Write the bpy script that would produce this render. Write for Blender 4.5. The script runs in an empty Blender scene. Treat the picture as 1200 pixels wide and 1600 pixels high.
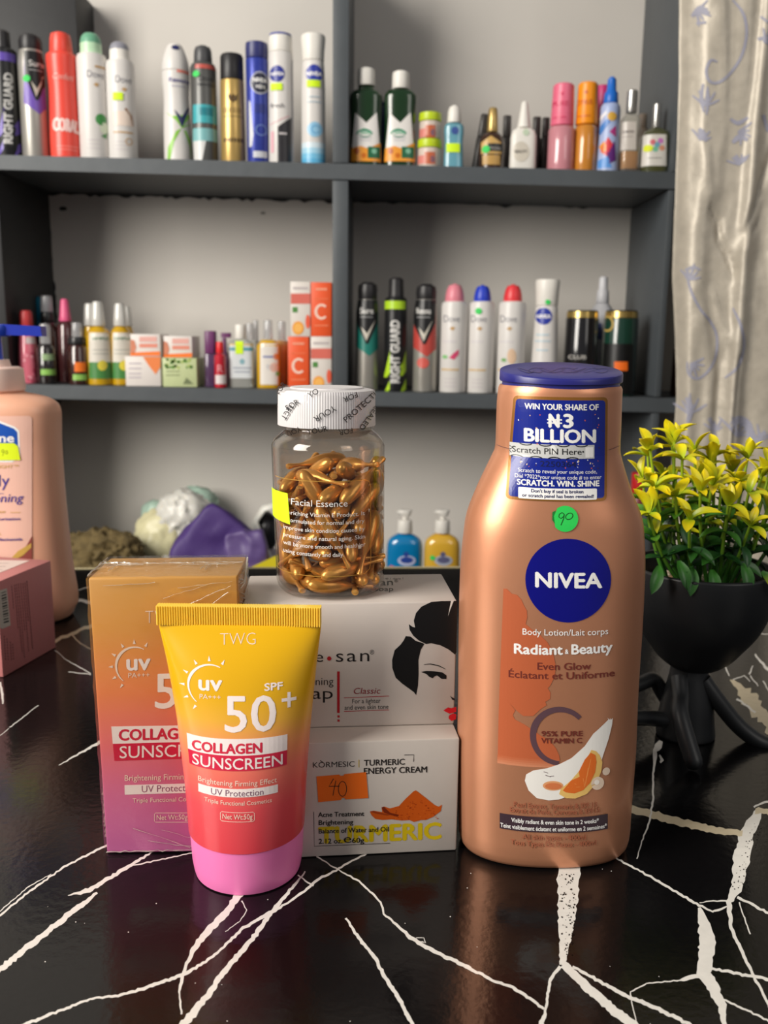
import bpy, bmesh, math, random
from mathutils import Vector, Matrix, geometry, noise
random.seed(11)
sc = bpy.context.scene
COL = sc.collection

# ------------------------------------------------------------------ camera
F = 1417.0            # focal length in pixels of the 1200x1600 frame
PITCH = math.radians(11.0)
ROLL = 0.012
H = 0.225             # camera height above the counter top (counter top is z = 0)
CAM = Vector((0, 0, H))
_cr, _sr = math.cos(ROLL), math.sin(ROLL)
_R = Vector((1, 0, 0)); _Fw = Vector((0, math.cos(PITCH), -math.sin(PITCH))); _U = Vector((0, math.sin(PITCH), math.cos(PITCH)))
CR = _R * _cr + _U * _sr
CU = _U * _cr - _R * _sr
cam_d = bpy.data.cameras.new('camera'); cam = bpy.data.objects.new('camera', cam_d); COL.objects.link(cam)
cam.matrix_world = Matrix(((CR.x, CU.x, -_Fw.x, CAM.x), (CR.y, CU.y, -_Fw.y, CAM.y), (CR.z, CU.z, -_Fw.z, CAM.z), (0, 0, 0, 1)))
cam_d.sensor_fit = 'VERTICAL'; cam_d.sensor_height = 36.0
cam_d.lens = F / 1600 * 36.0
cam_d.clip_start = 0.01; cam_d.clip_end = 50
cam_d.dof.use_dof = True; cam_d.dof.focus_distance = 0.385; cam_d.dof.aperture_fstop = 15.0
sc.camera = cam

# ------------------------------------------------------------------ light, exposure
sc.view_settings.view_transform = 'Standard'; sc.view_settings.look = 'None'
sc.view_settings.gamma = 1.0; sc.view_settings.use_curve_mapping = False
sc.view_settings.exposure = 0.2
w = bpy.data.worlds.new('world'); sc.world = w; w.use_nodes = True
w.node_tree.nodes['Background'].inputs[0].default_value = (0.93, 0.95, 1.0, 1)
w.node_tree.nodes['Background'].inputs[1].default_value = 0.15
def area(name, loc, target, sx, sy, power, col):
    l = bpy.data.lights.new(name, 'AREA'); l.shape = 'RECTANGLE'; l.size = sx; l.size_y = sy; l.energy = power; l.color = col
    o = bpy.data.objects.new(name, l); COL.objects.link(o); o.location = loc
    o.rotation_euler = (Vector(target) - Vector(loc)).to_track_quat('-Z', 'Y').to_euler(); return o
area('window_daylight', (-1.45, -0.42, 1.0), (0.1, 0.75, 0.15), 0.9, 1.4, 56.0, (1.0, 0.95, 0.87))
area('fill_light_right', (1.3, -0.9, 1.2), (0.1, 0.9, 0.1), 0.8, 1.4, 7.0, (1.0, 0.95, 0.88))  # soft fill added behind the camera at right, not a known doorway
sc.cycles.max_bounces = 10; sc.cycles.transparent_max_bounces = 24
sc.cycles.caustics_reflective = False; sc.cycles.caustics_refractive = False

# ------------------------------------------------------------------ projection helpers
def ray(u, v):
    return _Fw + CR * ((u - 600) / F) + CU * ((800 - v) / F)
def atY(u, v, Y):
    d = ray(u, v); t = Y / d.y; return CAM + d * t, t / F      # point, metres per pixel there
def atZ(u, v, z):
    d = ray(u, v); t = (z - H) / d.z; return CAM + d * t, t / F
def project(p):
    q = p - CAM; t = q.dot(_Fw); return 600 + F * q.dot(CR) / t, 800 - F * q.dot(CU) / t, t / F

# ------------------------------------------------------------------ materials
MATS = {}
def lin(c):
    return tuple((x / 255 / 12.92 if x <= 10.3 else ((x / 255 + .055) / 1.055) ** 2.4) for x in c[:3])
def mat(name, rgb, rough=.4, metal=0., spec=.5, coat=0., vary=.05, bump=0., scale=40., sss=0., sheen=0.):
    if name in MATS: return MATS[name]
    m = bpy.data.materials.new(name); MATS[name] = m; m.use_nodes = True
    nt = m.node_tree; b = nt.nodes['Principled BSDF']; c = lin(rgb)
    b.inputs['Roughness'].default_value = rough; b.inputs['Metallic'].default_value = metal
    b.inputs['Specular IOR Level'].default_value = spec; b.inputs['Coat Weight'].default_value = coat; b.inputs['Coat Roughness'].default_value = .08
    b.inputs['Sheen Weight'].default_value = sheen
    b.inputs['Base Color'].default_value = (*c, 1)
    if sss: b.inputs['Subsurface Weight'].default_value = sss; b.inputs['Subsurface Radius'].default_value = (.004, .003, .002)
    if vary or bump:
        tc = nt.nodes.new('ShaderNodeTexCoord'); n = nt.nodes.new('ShaderNodeTexNoise'); n.inputs['Scale'].default_value = scale; n.inputs['Detail'].default_value = 4
        nt.links.new(tc.outputs['Object'], n.inputs['Vector'])
        if vary:
            r = nt.nodes.new('ShaderNodeMapRange'); r.inputs[3].default_value = 1 - vary; r.inputs[4].default_value = 1 + vary
            nt.links.new(n.outputs['Fac'], r.inputs[0])
            x = nt.nodes.new('ShaderNodeVectorMath'); x.operation = 'SCALE'; x.inputs[0].default_value = c
            nt.links.new(r.outputs[0], x.inputs['Scale']); nt.links.new(x.outputs[0], b.inputs['Base Color'])
        if bump:
            bp = nt.nodes.new('ShaderNodeBump'); bp.inputs['Strength'].default_value = bump; bp.inputs['Distance'].default_value = .002
            nt.links.new(n.outputs['Fac'], bp.inputs['Height']); nt.links.new(bp.outputs[0], b.inputs['Normal'])
    return m
def grad(name, stops, z0, z1, rough=.35, spec=.5, coat=0., metal=0.):
    """print whose ink blends along the object's own height, stops = [(0..1, rgb)]"""
    if name in MATS: return MATS[name]
    m = mat(name, (255, 255, 255), rough, metal, spec, coat, vary=0); nt = m.node_tree
    tc = nt.nodes.new('ShaderNodeTexCoord'); s = nt.nodes.new('ShaderNodeSeparateXYZ'); nt.links.new(tc.outputs['Object'], s.inputs[0])
    r = nt.nodes.new('ShaderNodeMapRange'); r.inputs[1].default_value = z0; r.inputs[2].default_value = z1
    nt.links.new(s.outputs['Z'], r.inputs[0])
    cr = nt.nodes.new('ShaderNodeValToRGB'); e = cr.color_ramp.elements
    while len(e) < len(stops): e.new(.5)
    for k, (p, c) in enumerate(stops): e[k].position = p; e[k].color = (*lin(c), 1)
    nt.links.new(r.outputs[0], cr.inputs[0]); nt.links.new(cr.outputs[0], nt.nodes['Principled BSDF'].inputs['Base Color'])
    return m
def clear(name, tint=(255, 255, 255), rough=.03, base=.03, edge=.5, bump=0., body=None, fill=0., scale=60):
    """thin clear plastic or glass: see-through, with its own reflections; fill mixes in a coloured body"""
    if name in MATS: return MATS[name]
    m = bpy.data.materials.new(name); MATS[name] = m; m.use_nodes = True; nt = m.node_tree
    nt.nodes.remove(nt.nodes['Principled BSDF']); out = nt.nodes['Material Output']
    t = nt.nodes.new('ShaderNodeBsdfTransparent'); t.inputs[0].default_value = (*lin(tint), 1)
    g = nt.nodes.new('ShaderNodeBsdfGlossy'); g.inputs['Roughness'].default_value = rough
    lw = nt.nodes.new('ShaderNodeLayerWeight'); lw.inputs[0].default_value = .35
    r = nt.nodes.new('ShaderNodeMapRange'); r.inputs[3].default_value = base; r.inputs[4].default_value = edge
    p = nt.nodes.new('ShaderNodeMath'); p.operation = 'POWER'; p.inputs[1].default_value = 1.6
    nt.links.new(lw.outputs['Facing'], p.inputs[0]); nt.links.new(p.outputs[0], r.inputs[0])
    mx = nt.nodes.new('ShaderNodeMixShader'); nt.links.new(r.outputs[0], mx.inputs[0]); nt.links.new(g.outputs[0], mx.inputs[2])
    src = t.outputs[0]
    if fill:
        b = nt.nodes.new('ShaderNodeBsdfPrincipled'); b.inputs['Base Color'].default_value = (*lin(body or tint), 1); b.inputs['Roughness'].default_value = .25
        m2 = nt.nodes.new('ShaderNodeMixShader'); m2.inputs[0].default_value = fill
        nt.links.new(t.outputs[0], m2.inputs[1]); nt.links.new(b.outputs[0], m2.inputs[2]); src = m2.outputs[0]
    nt.links.new(src, mx.inputs[1]); nt.links.new(mx.outputs[0], out.inputs[0])
    if bump:
        tc = nt.nodes.new('ShaderNodeTexCoord'); n = nt.nodes.new('ShaderNodeTexNoise'); n.inputs['Scale'].default_value = scale
        n.inputs['Detail'].default_value = 6; nt.links.new(tc.outputs['Object'], n.inputs['Vector'])
        bp = nt.nodes.new('ShaderNodeBump'); bp.inputs['Strength'].default_value = bump; bp.inputs['Distance'].default_value = .004
        nt.links.new(n.outputs['Fac'], bp.inputs['Height']); nt.links.new(bp.outputs[0], g.inputs['Normal'])
    return m
def ink(rgb, rough=.35):
    return mat('ink_%d_%d_%d' % tuple(int(x) for x in rgb), rgb, rough, vary=0)
WHITE = (245, 243, 240); BLACK = (14, 14, 16)

# ------------------------------------------------------------------ mesh builder
class MB:
    def __init__(s): s.v = []; s.f = []; s.m = []; s.mats = []; s.col = None
    def mi(s, m):
        if m not in s.mats: s.mats.append(m)
        return s.mats.index(m)
    def add(s, vs, fs, m):
        o = len(s.v); i = s.mi(m); s.v += [tuple(v) for v in vs]
        for f in fs: s.f.append([o + k for k in f]); s.m.append(i)
    def loft(s, rows, m, seg=56, close=(1, 1), ribs=0, ribamp=0.):
        vs = []; fs = []
        for (z, a, b, n, xc, yc) in rows:
            for k in range(seg):
                t = 2 * math.pi * k / seg; c, q = math.cos(t), math.sin(t)
                rr = 1 + (ribamp * (1 if k % 2 else -1) if ribs else 0)
                vs.append((xc + rr * a * math.copysign(abs(c) ** (2 / n), c), yc + rr * b * math.copysign(abs(q) ** (2 / n), q), z))
        R = len(rows)
        for r in range(R - 1):
            for k in range(seg):
                k2 = (k + 1) % seg; fs.append((r * seg + k, r * seg + k2, (r + 1) * seg + k2, (r + 1) * seg + k))
        if close[0]: fs.append(tuple(reversed(range(seg))))
        if close[1]: fs.append(tuple((R - 1) * seg + k for k in range(seg)))
        s.add(vs, fs, m)
    def tube(s, path, rad, m, seg=14, flat=1.0):
        P = [Vector(p) for p in path]
        if not hasattr(rad, '__len__'): rad = [rad] * len(P)
        vs = []; fs = []; up = None
        for i, p in enumerate(P):
            d = (P[min(i + 1, len(P) - 1)] - P[max(i - 1, 0)]).normalized()
            if up is None: up = d.orthogonal().normalized()
            up = (up - d * up.dot(d)).normalized(); sd = d.cross(up)
            for k in range(seg):
                t = 2 * math.pi * k / seg; vs.append(p + (up * math.cos(t) * flat + sd * math.sin(t)) * rad[i])
        n = len(P)
        for i in range(n - 1):
            for k in range(seg):
                k2 = (k + 1) % seg; fs.append((i * seg + k, i * seg + k2, (i + 1) * seg + k2, (i + 1) * seg + k))
        fs.append(tuple(reversed(range(seg)))); fs.append(tuple((n - 1) * seg + k for k in range(seg)))
        s.add(vs, fs, m)
    def box(s, lo, hi, m, bev=0.0006, seg=2, tf=None):
        bm = bmesh.new(); bmesh.ops.create_cube(bm, size=1)
        for v in bm.verts: v.co = Vector([lo[i] + (v.co[i] + .5) * (hi[i] - lo[i]) for i in range(3)])
        if bev: bmesh.ops.bevel(bm, geom=bm.edges[:], offset=bev, segments=seg, profile=.5, affect='EDGES')
        bm.verts.index_update()
        s.add([(tf @ v.co if tf else v.co) for v in bm.verts], [[v.index for v in f.verts] for f in bm.faces], m); bm.free()
    def hexa(s, c8, m):
        s.add(c8, [(0, 3, 2, 1), (4, 5, 6, 7), (0, 1, 5, 4), (1, 2, 6, 5), (2, 3, 7, 6), (3, 0, 4, 7)], m)
    def blob(s, c, r, m, sub=3, seed=0, amp=.25, freq=2.5, ridged=True):
        bm = bmesh.new(); bmesh.ops.create_icosphere(bm, subdivisions=sub, radius=1)
        for v in bm.verts:
            q = v.co * freq + Vector((seed * 7.3, seed * 3.1, seed)); n = noise.noise(q)
            n2 = noise.noise(q * 2.6)
            k = 1 + amp * ((1 - 2 * abs(n)) if ridged else n) + amp * .5 * ((1 - 2 * abs(n2)) if ridged else n2)
            v.co = Vector((v.co.x * r[0] * k + c[0], v.co.y * r[1] * k + c[1], v.co.z * r[2] * k + c[2]))
        bm.verts.index_update()
        s.add([v.co for v in bm.verts], [[v.index for v in f.verts] for f in bm.faces], m); bm.free()
    def build(s, name, parent=None, smooth=38, seal=False):
        me = bpy.data.meshes.new(name); me.from_pydata(s.v, [], s.f); me.update()
        for m in s.mats: me.materials.append(m)
        me.polygons.foreach_set('material_index', s.m)
        if smooth:
            me.polygons.foreach_set('use_smooth', [True] * len(me.polygons)); me.set_sharp_from_angle(angle=math.radians(smooth))
        if s.col:
            ca = me.color_attributes.new('Col', 'FLOAT_COLOR', 'POINT')
            for i, c in enumerate(s.col): ca.data[i].color = (*c, 1)
        o = bpy.data.objects.new(name, me); COL.objects.link(o)
        if parent: o.parent = parent
        return o

def tag(o, label, cat, group=None, kind=None):
    if label: o['label'] = label
    if cat: o['category'] = cat
    if group: o['group'] = group
    if kind: o['kind'] = kind
    return o
def thing(name, label, cat, loc, group=None, rot=(0, 0, 0)):
    o = bpy.data.objects.new(name, None); o.empty_display_size = .02; COL.objects.link(o)
    o.location = loc; o.rotation_euler = rot; return tag(o, label, cat, group)
def structure(name, mb, smooth=0):
    o = mb.build(name, None, smooth); o['kind'] = 'structure'; return o

# ------------------------------------------------------------------ surfaces that carry print
class Loft:
    """vertical body of superellipse sections; maps photo pixels to points on its visible front"""
    def __init__(s, rows, root, uc):
        s.rows = sorted(rows); s.M = root.matrix_basis.copy(); s.I = s.M.inverted(); s.uc = uc; s.cache = {}
        s.o = s.I @ CAM
    def sec(s, z):
        R = s.rows
        if z <= R[0][0]: return R[0][1:]
        if z >= R[-1][0]: return R[-1][1:]
        for i in range(len(R) - 1):
            if z <= R[i + 1][0]:
                d = R[i + 1][0] - R[i][0]; t = (z - R[i][0]) / d if d > 1e-9 else 1
                return tuple(R[i][k] * (1 - t) + R[i + 1][k] * t for k in range(1, 6))
    def ys(s, x, z):
        a, b, n, xc, yc = s.sec(z); r = min(abs(x - xc) / max(a, 1e-6), .985)
        return yc - b * (1 - r ** n) ** (1 / n)
    def zc(s, v):
        k = round(v, 2)
        if k not in s.cache:
            d = s.I.to_3x3() @ ray(s.uc, v); y = s.ys(0, .03); 
            for _ in range(12):
                t = (y - s.o.y) / d.y; x = s.o.x + d.x * t; z = s.o.z + d.z * t; y = .5 * y + .5 * s.ys(x, z)
            s.cache[k] = (x, z)
        return s.cache[k]
    def hit(s, u, v):
        x, z = s.zc(v)
        for _ in range(6):
            p = s.M @ Vector((x, s.ys(x, z), z)); pu, pv, S = project(p); x += (u - pu) * S
        a, b, n, xc, yc = s.sec(z)
        x = max(xc - a * .985, min(xc + a * .985, x)); y = s.ys(x, z)
        e = 1e-4; nx = (s.ys(x + e, z) - s.ys(x - e, z)) / (2 * e); nz = (s.ys(x, z + 4 * e) - s.ys(x, z - 4 * e)) / (8 * e)
        nx = max(-4, min(4, nx)); nz = max(-3, min(3, nz))
        return Vector((x, y, z)), Vector((nx, -1, nz)).normalized()
class Plane:
    """flat face given in the thing's own frame"""
    def __init__(s, root, p, n):
        s.M = root.matrix_basis.copy() if root else Matrix(); s.I = s.M.inverted(); s.o = s.I @ CAM; s.R = s.I.to_3x3(); s.p = Vector(p); s.n = Vector(n).normalized()
    def hit(s, u, v):
        d = s.R @ ray(u, v); t = (s.p - s.o).dot(s.n) / d.dot(s.n); return s.o + d * t, s.n
class Field:
    """cloth standing as y = f(x, z)"""
    def __init__(s, f): s.f = f
    def hit(s, u, v):
        d = ray(u, v); y = 1.0
        for _ in range(10):
            t = y / d.y; p = CAM + d * t; y = .5 * y + .5 * s.f(p.x, p.z)
        return Vector((p.x, s.f(p.x, p.z), p.z)), Vector((0, -1, 0))

_tc = {}
def glyphs(s, bold, spacing=1.0):
    k = (s, round(bold, 3), spacing)
    if k not in _tc:
        c = bpy.data.curves.new('text', 'FONT'); c.body = s; c.size = 1; c.resolution_u = 3; c.offset = bold; c.space_character = spacing
        o = bpy.data.objects.new('text', c); me = bpy.data.meshes.new_from_object(o)
        _tc[k] = ([(v.co.x, v.co.y) for v in me.vertices], [tuple(p.vertices) for p in me.polygons])
        bpy.data.objects.remove(o); bpy.data.curves.remove(c); bpy.data.meshes.remove(me)
    return _tc[k]
CAPH = max(y for x, y in glyphs('H', 0)[0])

class Print:
    """flat marks given in photo pixels, draped over a surface"""
    def __init__(s, surf, base=.00012, step=.00005, cut=7.0):
        s.s = surf; s.base = base; s.step = step; s.cut = cut; s.L = 0; s.items = []
    def raw(s, vs, fs, m): s.items.append((list(vs), list(fs), m, s.L)); return s
    def poly(s, pts, m):
        t = geometry.tessellate_polygon([[Vector((x, y, 0)) for x, y in pts]]); return s.raw(pts, t, m)
    def rect(s, x0, y0, x1, y1, m): return s.raw([(x0, y0), (x1, y0), (x1, y1), (x0, y1)], [(0, 1, 2, 3)], m)
    def rrect(s, x0, y0, x1, y1, r, m, skew=0.):
        pts = []
        for cx, cy, a0 in ((x1 - r, y1 - r, 0), (x0 + r, y1 - r, 90), (x0 + r, y0 + r, 180), (x1 - r, y0 + r, 270)):
            for k in range(6):
                a = math.radians(a0 + k * 18); pts.append((cx + r * math.cos(a), cy + r * math.sin(a)))
        if skew: pts = [(x + skew * (y - y0) / (y1 - y0) * (-1 if x < (x0 + x1) / 2 else .0), y) for x, y in pts]
        return s.poly(pts, m)
    def ell(s, x, y, rx, ry, m, seg=32):
        return s.raw([(x, y)] + [(x + rx * math.cos(2 * math.pi * k / seg), y + ry * math.sin(2 * math.pi * k / seg)) for k in range(seg)],
                     [(0, k + 1, (k + 1) % seg + 1) for k in range(seg)], m)
    def line(s, pts, wd, m, closed=False):
        n = len(pts); vs = []; fs = []
        ws = [p[2] if len(p) > 2 else wd for p in pts]
        for i in range(n):
            a = pts[(i - 1) % n if closed else max(i - 1, 0)]; b = pts[(i + 1) % n if closed else min(i + 1, n - 1)]
            dx, dy = b[0] - a[0], b[1] - a[1]; l = math.hypot(dx, dy) or 1; nx, ny = -dy / l, dx / l
            vs += [(pts[i][0] + nx * ws[i] / 2, pts[i][1] + ny * ws[i] / 2), (pts[i][0] - nx * ws[i] / 2, pts[i][1] - ny * ws[i] / 2)]
        for i in range(n if closed else n - 1):
            j = (i + 1) % n; fs.append((2 * i, 2 * j, 2 * j + 1, 2 * i + 1))
        return s.raw(vs, fs, m)
    def arc(s, x, y, r, a0, a1, w0, w1, m, seg=28, ry=None):
        pts = []
        for k in range(seg + 1):
            t = k / seg; a = math.radians(a0 + (a1 - a0) * t); wd = w0 + (w1 - w0) * (1 - abs(2 * t - 1))
            pts.append((x + r * math.cos(a), y - (ry or r) * math.sin(a), wd))
        return s.line(pts, 1, m)
    def txt(s, st, u0, u1, v0, v1, h, m, bold=0., shear=0., spacing=1.0):
        """text whose ink runs from u0 to u1, baseline v0..v1, capital height h"""
        vs, fs = glyphs(st, min(bold, 0), spacing)
        if not vs: return s
        xa = min(x for x, y in vs); xb = max(x for x, y in vs); k = h / CAPH; d = max(0, bold) * k; w_ = (u1 - u0) - 2 * d; L0 = s.L
        for i, (ox, oy) in enumerate(((-d, 0), (d, 0), (0, -.7 * d), (0, .7 * d)) if d else ((0, 0),)):
            s.L = L0 + .2 * i
            s.raw([(u0 + d + ox + (x - xa) / (xb - xa) * w_ + shear * y * k, v0 + oy + (v1 - v0) * (x - xa) / (xb - xa) - y * k) for x, y in vs], fs, m)
        s.L = L0; return s
    def txtr(s, st, u, v, h, rot, m, bold=0., sx=1.0, spacing=1.0):
        """text from its left baseline point, turned by rot degrees"""
        vs, fs = glyphs(st, bold, spacing); k = h / CAPH; c, q = math.cos(math.radians(rot)), math.sin(math.radians(rot))
        return s.raw([(u + (x * sx * c - y * q) * k, v - (x * sx * q + y * c) * k) for x, y in vs], fs, m)
    def emit(s, mb):
        groups = {}
        for vs, fs, m, L in s.items: groups.setdefault((L, m), []).append((vs, fs))
        for (L, m), lst in groups.items():
            bm = bmesh.new()
            for vs, fs in lst:
                bv = [bm.verts.new((x, y, 0)) for x, y in vs]
                for f in fs:
                    try: bm.faces.new([bv[k] for k in f])
                    except ValueError: pass
            if s.cut:
                for ax in (0, 1):
                    if not bm.verts: break
                    c = s.cut if ax == 0 else s.cut * 1.5
                    lo = min(v.co[ax] for v in bm.verts); hi = max(v.co[ax] for v in bm.verts); k = math.floor(lo / c) + 1
                    while k * c < hi:
                        p = [0, 0, 0]; p[ax] = k * c + .013; nrm = [0, 0, 0]; nrm[ax] = 1
                        bmesh.ops.bisect_plane(bm, geom=bm.verts[:] + bm.edges[:] + bm.faces[:], plane_co=p, plane_no=nrm, dist=1e-5); k += 1
            bm.verts.index_update(); off = s.base + L * s.step; out = []
            for v in bm.verts:
                p, n = s.s.hit(v.co.x, v.co.y); out.append(p + n * off)
            fs = []
            for f in bm.faces:
                ids = [v.index for v in f.verts]; a, b, c = [bm.verts[i].co if False else f.verts[j].co for j, i in zip((0, 1, 2), ids[:3])]
                f.normal_update(); fs.append(ids if f.normal.z < 0 else ids[::-1])
            mb.add(out, fs, m); bm.free()
    def build(s, name, parent, smooth=0):
        mb = MB(); s.emit(mb); return mb.build(name, parent, smooth=30 if smooth else 0)

def spl(rows, n=5):
    """smooth rows (tuples) with a Catmull-Rom curve"""
    out = []; R = [rows[0]] + list(rows) + [rows[-1]]
    for i in range(1, len(R) - 2):
        p0, p1, p2, p3 = R[i - 1], R[i], R[i + 1], R[i + 2]
        for k in range(n):
            t = k / n
            out.append(tuple(.5 * (2 * b + (c - a) * t + (2 * a - 5 * b + 4 * c - d) * t * t + (3 * b - a - 3 * c + d) * t ** 3) for a, b, c, d in zip(p0, p1, p2, p3)))
    out.append(tuple(rows[-1])); return out
def rnd(rows, r):
    """round the bottom and top rim of a closed loft"""
    a = rows[0]; z = rows[-1]; k = lambda q, dz, sc_: (q[0] + dz, q[1] * sc_, q[2] * sc_, *q[3:])
    ins = lambda q, d: (q[0], max(q[1] - d, 1e-5), max(q[2] - d, 1e-5), *q[3:])
    up = lambda q, d: (q[0] + d, *q[1:])
    return [ins(a, r), ins(up(a, .3 * r), .3 * r), up(a, r)] + list(rows[1:-1]) + [up(z, -r), ins(up(z, -.3 * r), .3 * r), ins(z, r)]

# ================================================================== THE SETTING
YF = 1.15             # front face of the shelves
YB = 1.325            # plastered wall behind them
plaster = mat('plaster_wall', (206, 201, 194), .85, vary=.05, bump=.25, scale=9)
charcoal = mat('charcoal_paint', (74, 79, 83), .5, vary=.12, bump=.25, scale=35)
shaded_charcoal = mat('charcoal_in_shade', (36, 36, 37), .6, vary=.15, bump=.2, scale=30)  # shelf charcoal darkened for the left panels, their shade put into the colour
mb = MB(); mb.box((-2.2, YB, -.9), (2.2, YB + .1, 2.3), plaster, 0)
class Wall:
    def hit(s, u, v): return atY(u, v, YB)[0], Vector((0, -1, 0))
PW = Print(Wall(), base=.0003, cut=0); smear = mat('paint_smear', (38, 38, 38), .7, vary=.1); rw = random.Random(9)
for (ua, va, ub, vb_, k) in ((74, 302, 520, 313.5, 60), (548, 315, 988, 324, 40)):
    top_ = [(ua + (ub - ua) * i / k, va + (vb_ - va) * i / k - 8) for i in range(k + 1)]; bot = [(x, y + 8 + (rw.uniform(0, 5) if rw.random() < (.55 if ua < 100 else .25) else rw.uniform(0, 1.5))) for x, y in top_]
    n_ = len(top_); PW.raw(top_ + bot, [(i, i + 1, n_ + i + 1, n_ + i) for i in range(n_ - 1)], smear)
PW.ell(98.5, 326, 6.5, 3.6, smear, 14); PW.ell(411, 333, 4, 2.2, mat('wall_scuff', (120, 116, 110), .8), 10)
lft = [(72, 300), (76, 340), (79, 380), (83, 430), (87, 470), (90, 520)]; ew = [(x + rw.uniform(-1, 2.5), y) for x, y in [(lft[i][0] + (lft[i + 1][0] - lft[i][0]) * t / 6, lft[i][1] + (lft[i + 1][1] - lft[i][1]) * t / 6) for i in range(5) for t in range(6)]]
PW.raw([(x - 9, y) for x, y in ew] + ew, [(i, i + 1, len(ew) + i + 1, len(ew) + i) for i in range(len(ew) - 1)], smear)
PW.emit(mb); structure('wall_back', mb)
mb = MB(); mb.box((-2.2, -1.5, -.95), (2.2, YB, -.9), mat('floor_tile', (150, 140, 128), .4, scale=6), 0); structure('floor', mb)

# --- shelf unit
shelf = thing('wall_shelf', 'charcoal painted open wooden wall shelving holding the rows of toiletries', 'shelf', (0, YF, -.9))
def board(name, tl, tr, bl, br, depth=YB - YF - .0008, front=0., m=charcoal):
    """board whose front edge corners are given as photo pixels on the front plane"""
    a, b, c, d = [atY(u, v, YF)[0] for u, v in (bl, br, tr, tl)]
    o = Vector((0, YF, -.9)); pts = []
    for dy in (front, depth):
        pts += [Vector((p.x, YF + dy, p.z)) - o for p in (a, b, c, d)]
    q = MB(); q.hexa([pts[0], pts[1], pts[5], pts[4], pts[3], pts[2], pts[6], pts[7]], m)
    return q.build(name, shelf, 0), a, b, c, d
board('shelf_board', (-60, 240.5), (1150, 271), (-60, 263), (1150, 298))
board('shelf_board', (-60, 598.5), (1150, 624.5), (-60, 620), (1150, 647))
_pl = lambda uv: atY(uv[0], uv[1], YF)[0]
def line_z(l, r):
    a, b = _pl(l), _pl(r); k = (b.z - a.z) / (b.x - a.x); return lambda X: a.z + k * (X - a.x)
z_up = line_z((0, 242), (1042, 268.5)); z_upb = line_z((0, 264.5), (1042, 295))
z_lo = line_z((196, 604), (1000, 621)); z_lob = line_z((-60, 620), (1150, 647))
ZBOT = -.135
z_bt = lambda X: ZBOT
def upright(name, x0, x1, z0, z1, y0=.0012, m=charcoal):
    q = MB(); q.box((x0, y0, z0 + .9), (x1, YB - YF - .001, z1 + .9), m, .0008); return q.build(name, shelf, 30)
xl = .5 * (_pl((3, 400)).x + atY(82, 400, YB)[0].x);  xr = _pl((1041, 400)).x; xd0 = _pl((519.5, 300)).x; xd1 = _pl((544, 300)).x
xj = _pl((1062, 200)).x
eps = .0006
upright('upright', xd0, xd1, z_up(xd0) + .001, .70)                       # centre divider, top tier
upright('upright', xd0, xd1, z_lo(xd0) + .001, z_upb(xd1) - .001)
upright('upright', xr, xj + .004, z_up(xr) + .001, .70)                   # right hand upright
upright('upright', xr - .002, xj, z_lo(xr) + .001, z_upb(xj) - .001)
upright('upright', xr - .004, xj, ZBOT, z_lob(xj) - .001)
upright('upright', xl - .03, xl, z_lo(xl) + .001, z_upb(xl) - .001, m=shaded_charcoal)
upright('upright', xl - .03, xl, ZBOT, z_lob(xl) - .001, m=shaded_charcoal)
_a = atY(147, 30, YB)[0].x
upright('upright', _a - .16, _a, z_up(_a - .16) + .001, .655, y0=.10, m=shaded_charcoal)   # side panel, top left, its shade put into the colour
q = MB(); q.box((-.62, .0, ZBOT + .9 - .02), (.62, YB - YF - .001, ZBOT + .9 - .0003), charcoal, .0008); q.build('shelf_board', shelf, 30)
q = MB(); q.box((-.62, .02, 0), (.62, YB - YF - .001, ZBOT + .9 - .0205), charcoal, 0); q.build('base_cabinet', shelf, 0)

# --- counter with white veins
cn = thing('counter', 'glossy black marble effect shop counter with white veins', 'counter', (0, .5, -.9))
def back_edge(X): return .8492 + (X + .2971) * .062
black_gloss = mat('black_marble_laminate', (12, 11, 12), .15, vary=.25, bump=.05, scale=260, spec=.33)
vein = mat('white_vein', (226, 222, 214), .16, vary=.12, scale=220)
vein2 = mat('beige_vein', (205, 190, 160), .16, vary=.12, scale=220)
T = MB()
def slab(z0, z1, m, y0=.10, ins=0.):
    P = [(-1.1 + ins, y0), (1.1 - ins, y0), (1.1 - ins, back_edge(1.1) - ins), (-1.1 + ins, back_edge(-1.1) - ins)]
    v = [(x, y - .5, z0 + .9) for x, y in P] + [(x, y - .5, z1 + .9) for x, y in P]
    return v
T.hexa(slab(-.03, 0, None), black_gloss)
class Top:
    def hit(s, u, v):
        p, S = atZ(u, v, 0); return p - Vector((0, .5, -.9)), Vector((0, 0, 1))
PV = Print(Top(), base=.00006, step=.00002, cut=0)
rv = random.Random(4)
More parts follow.
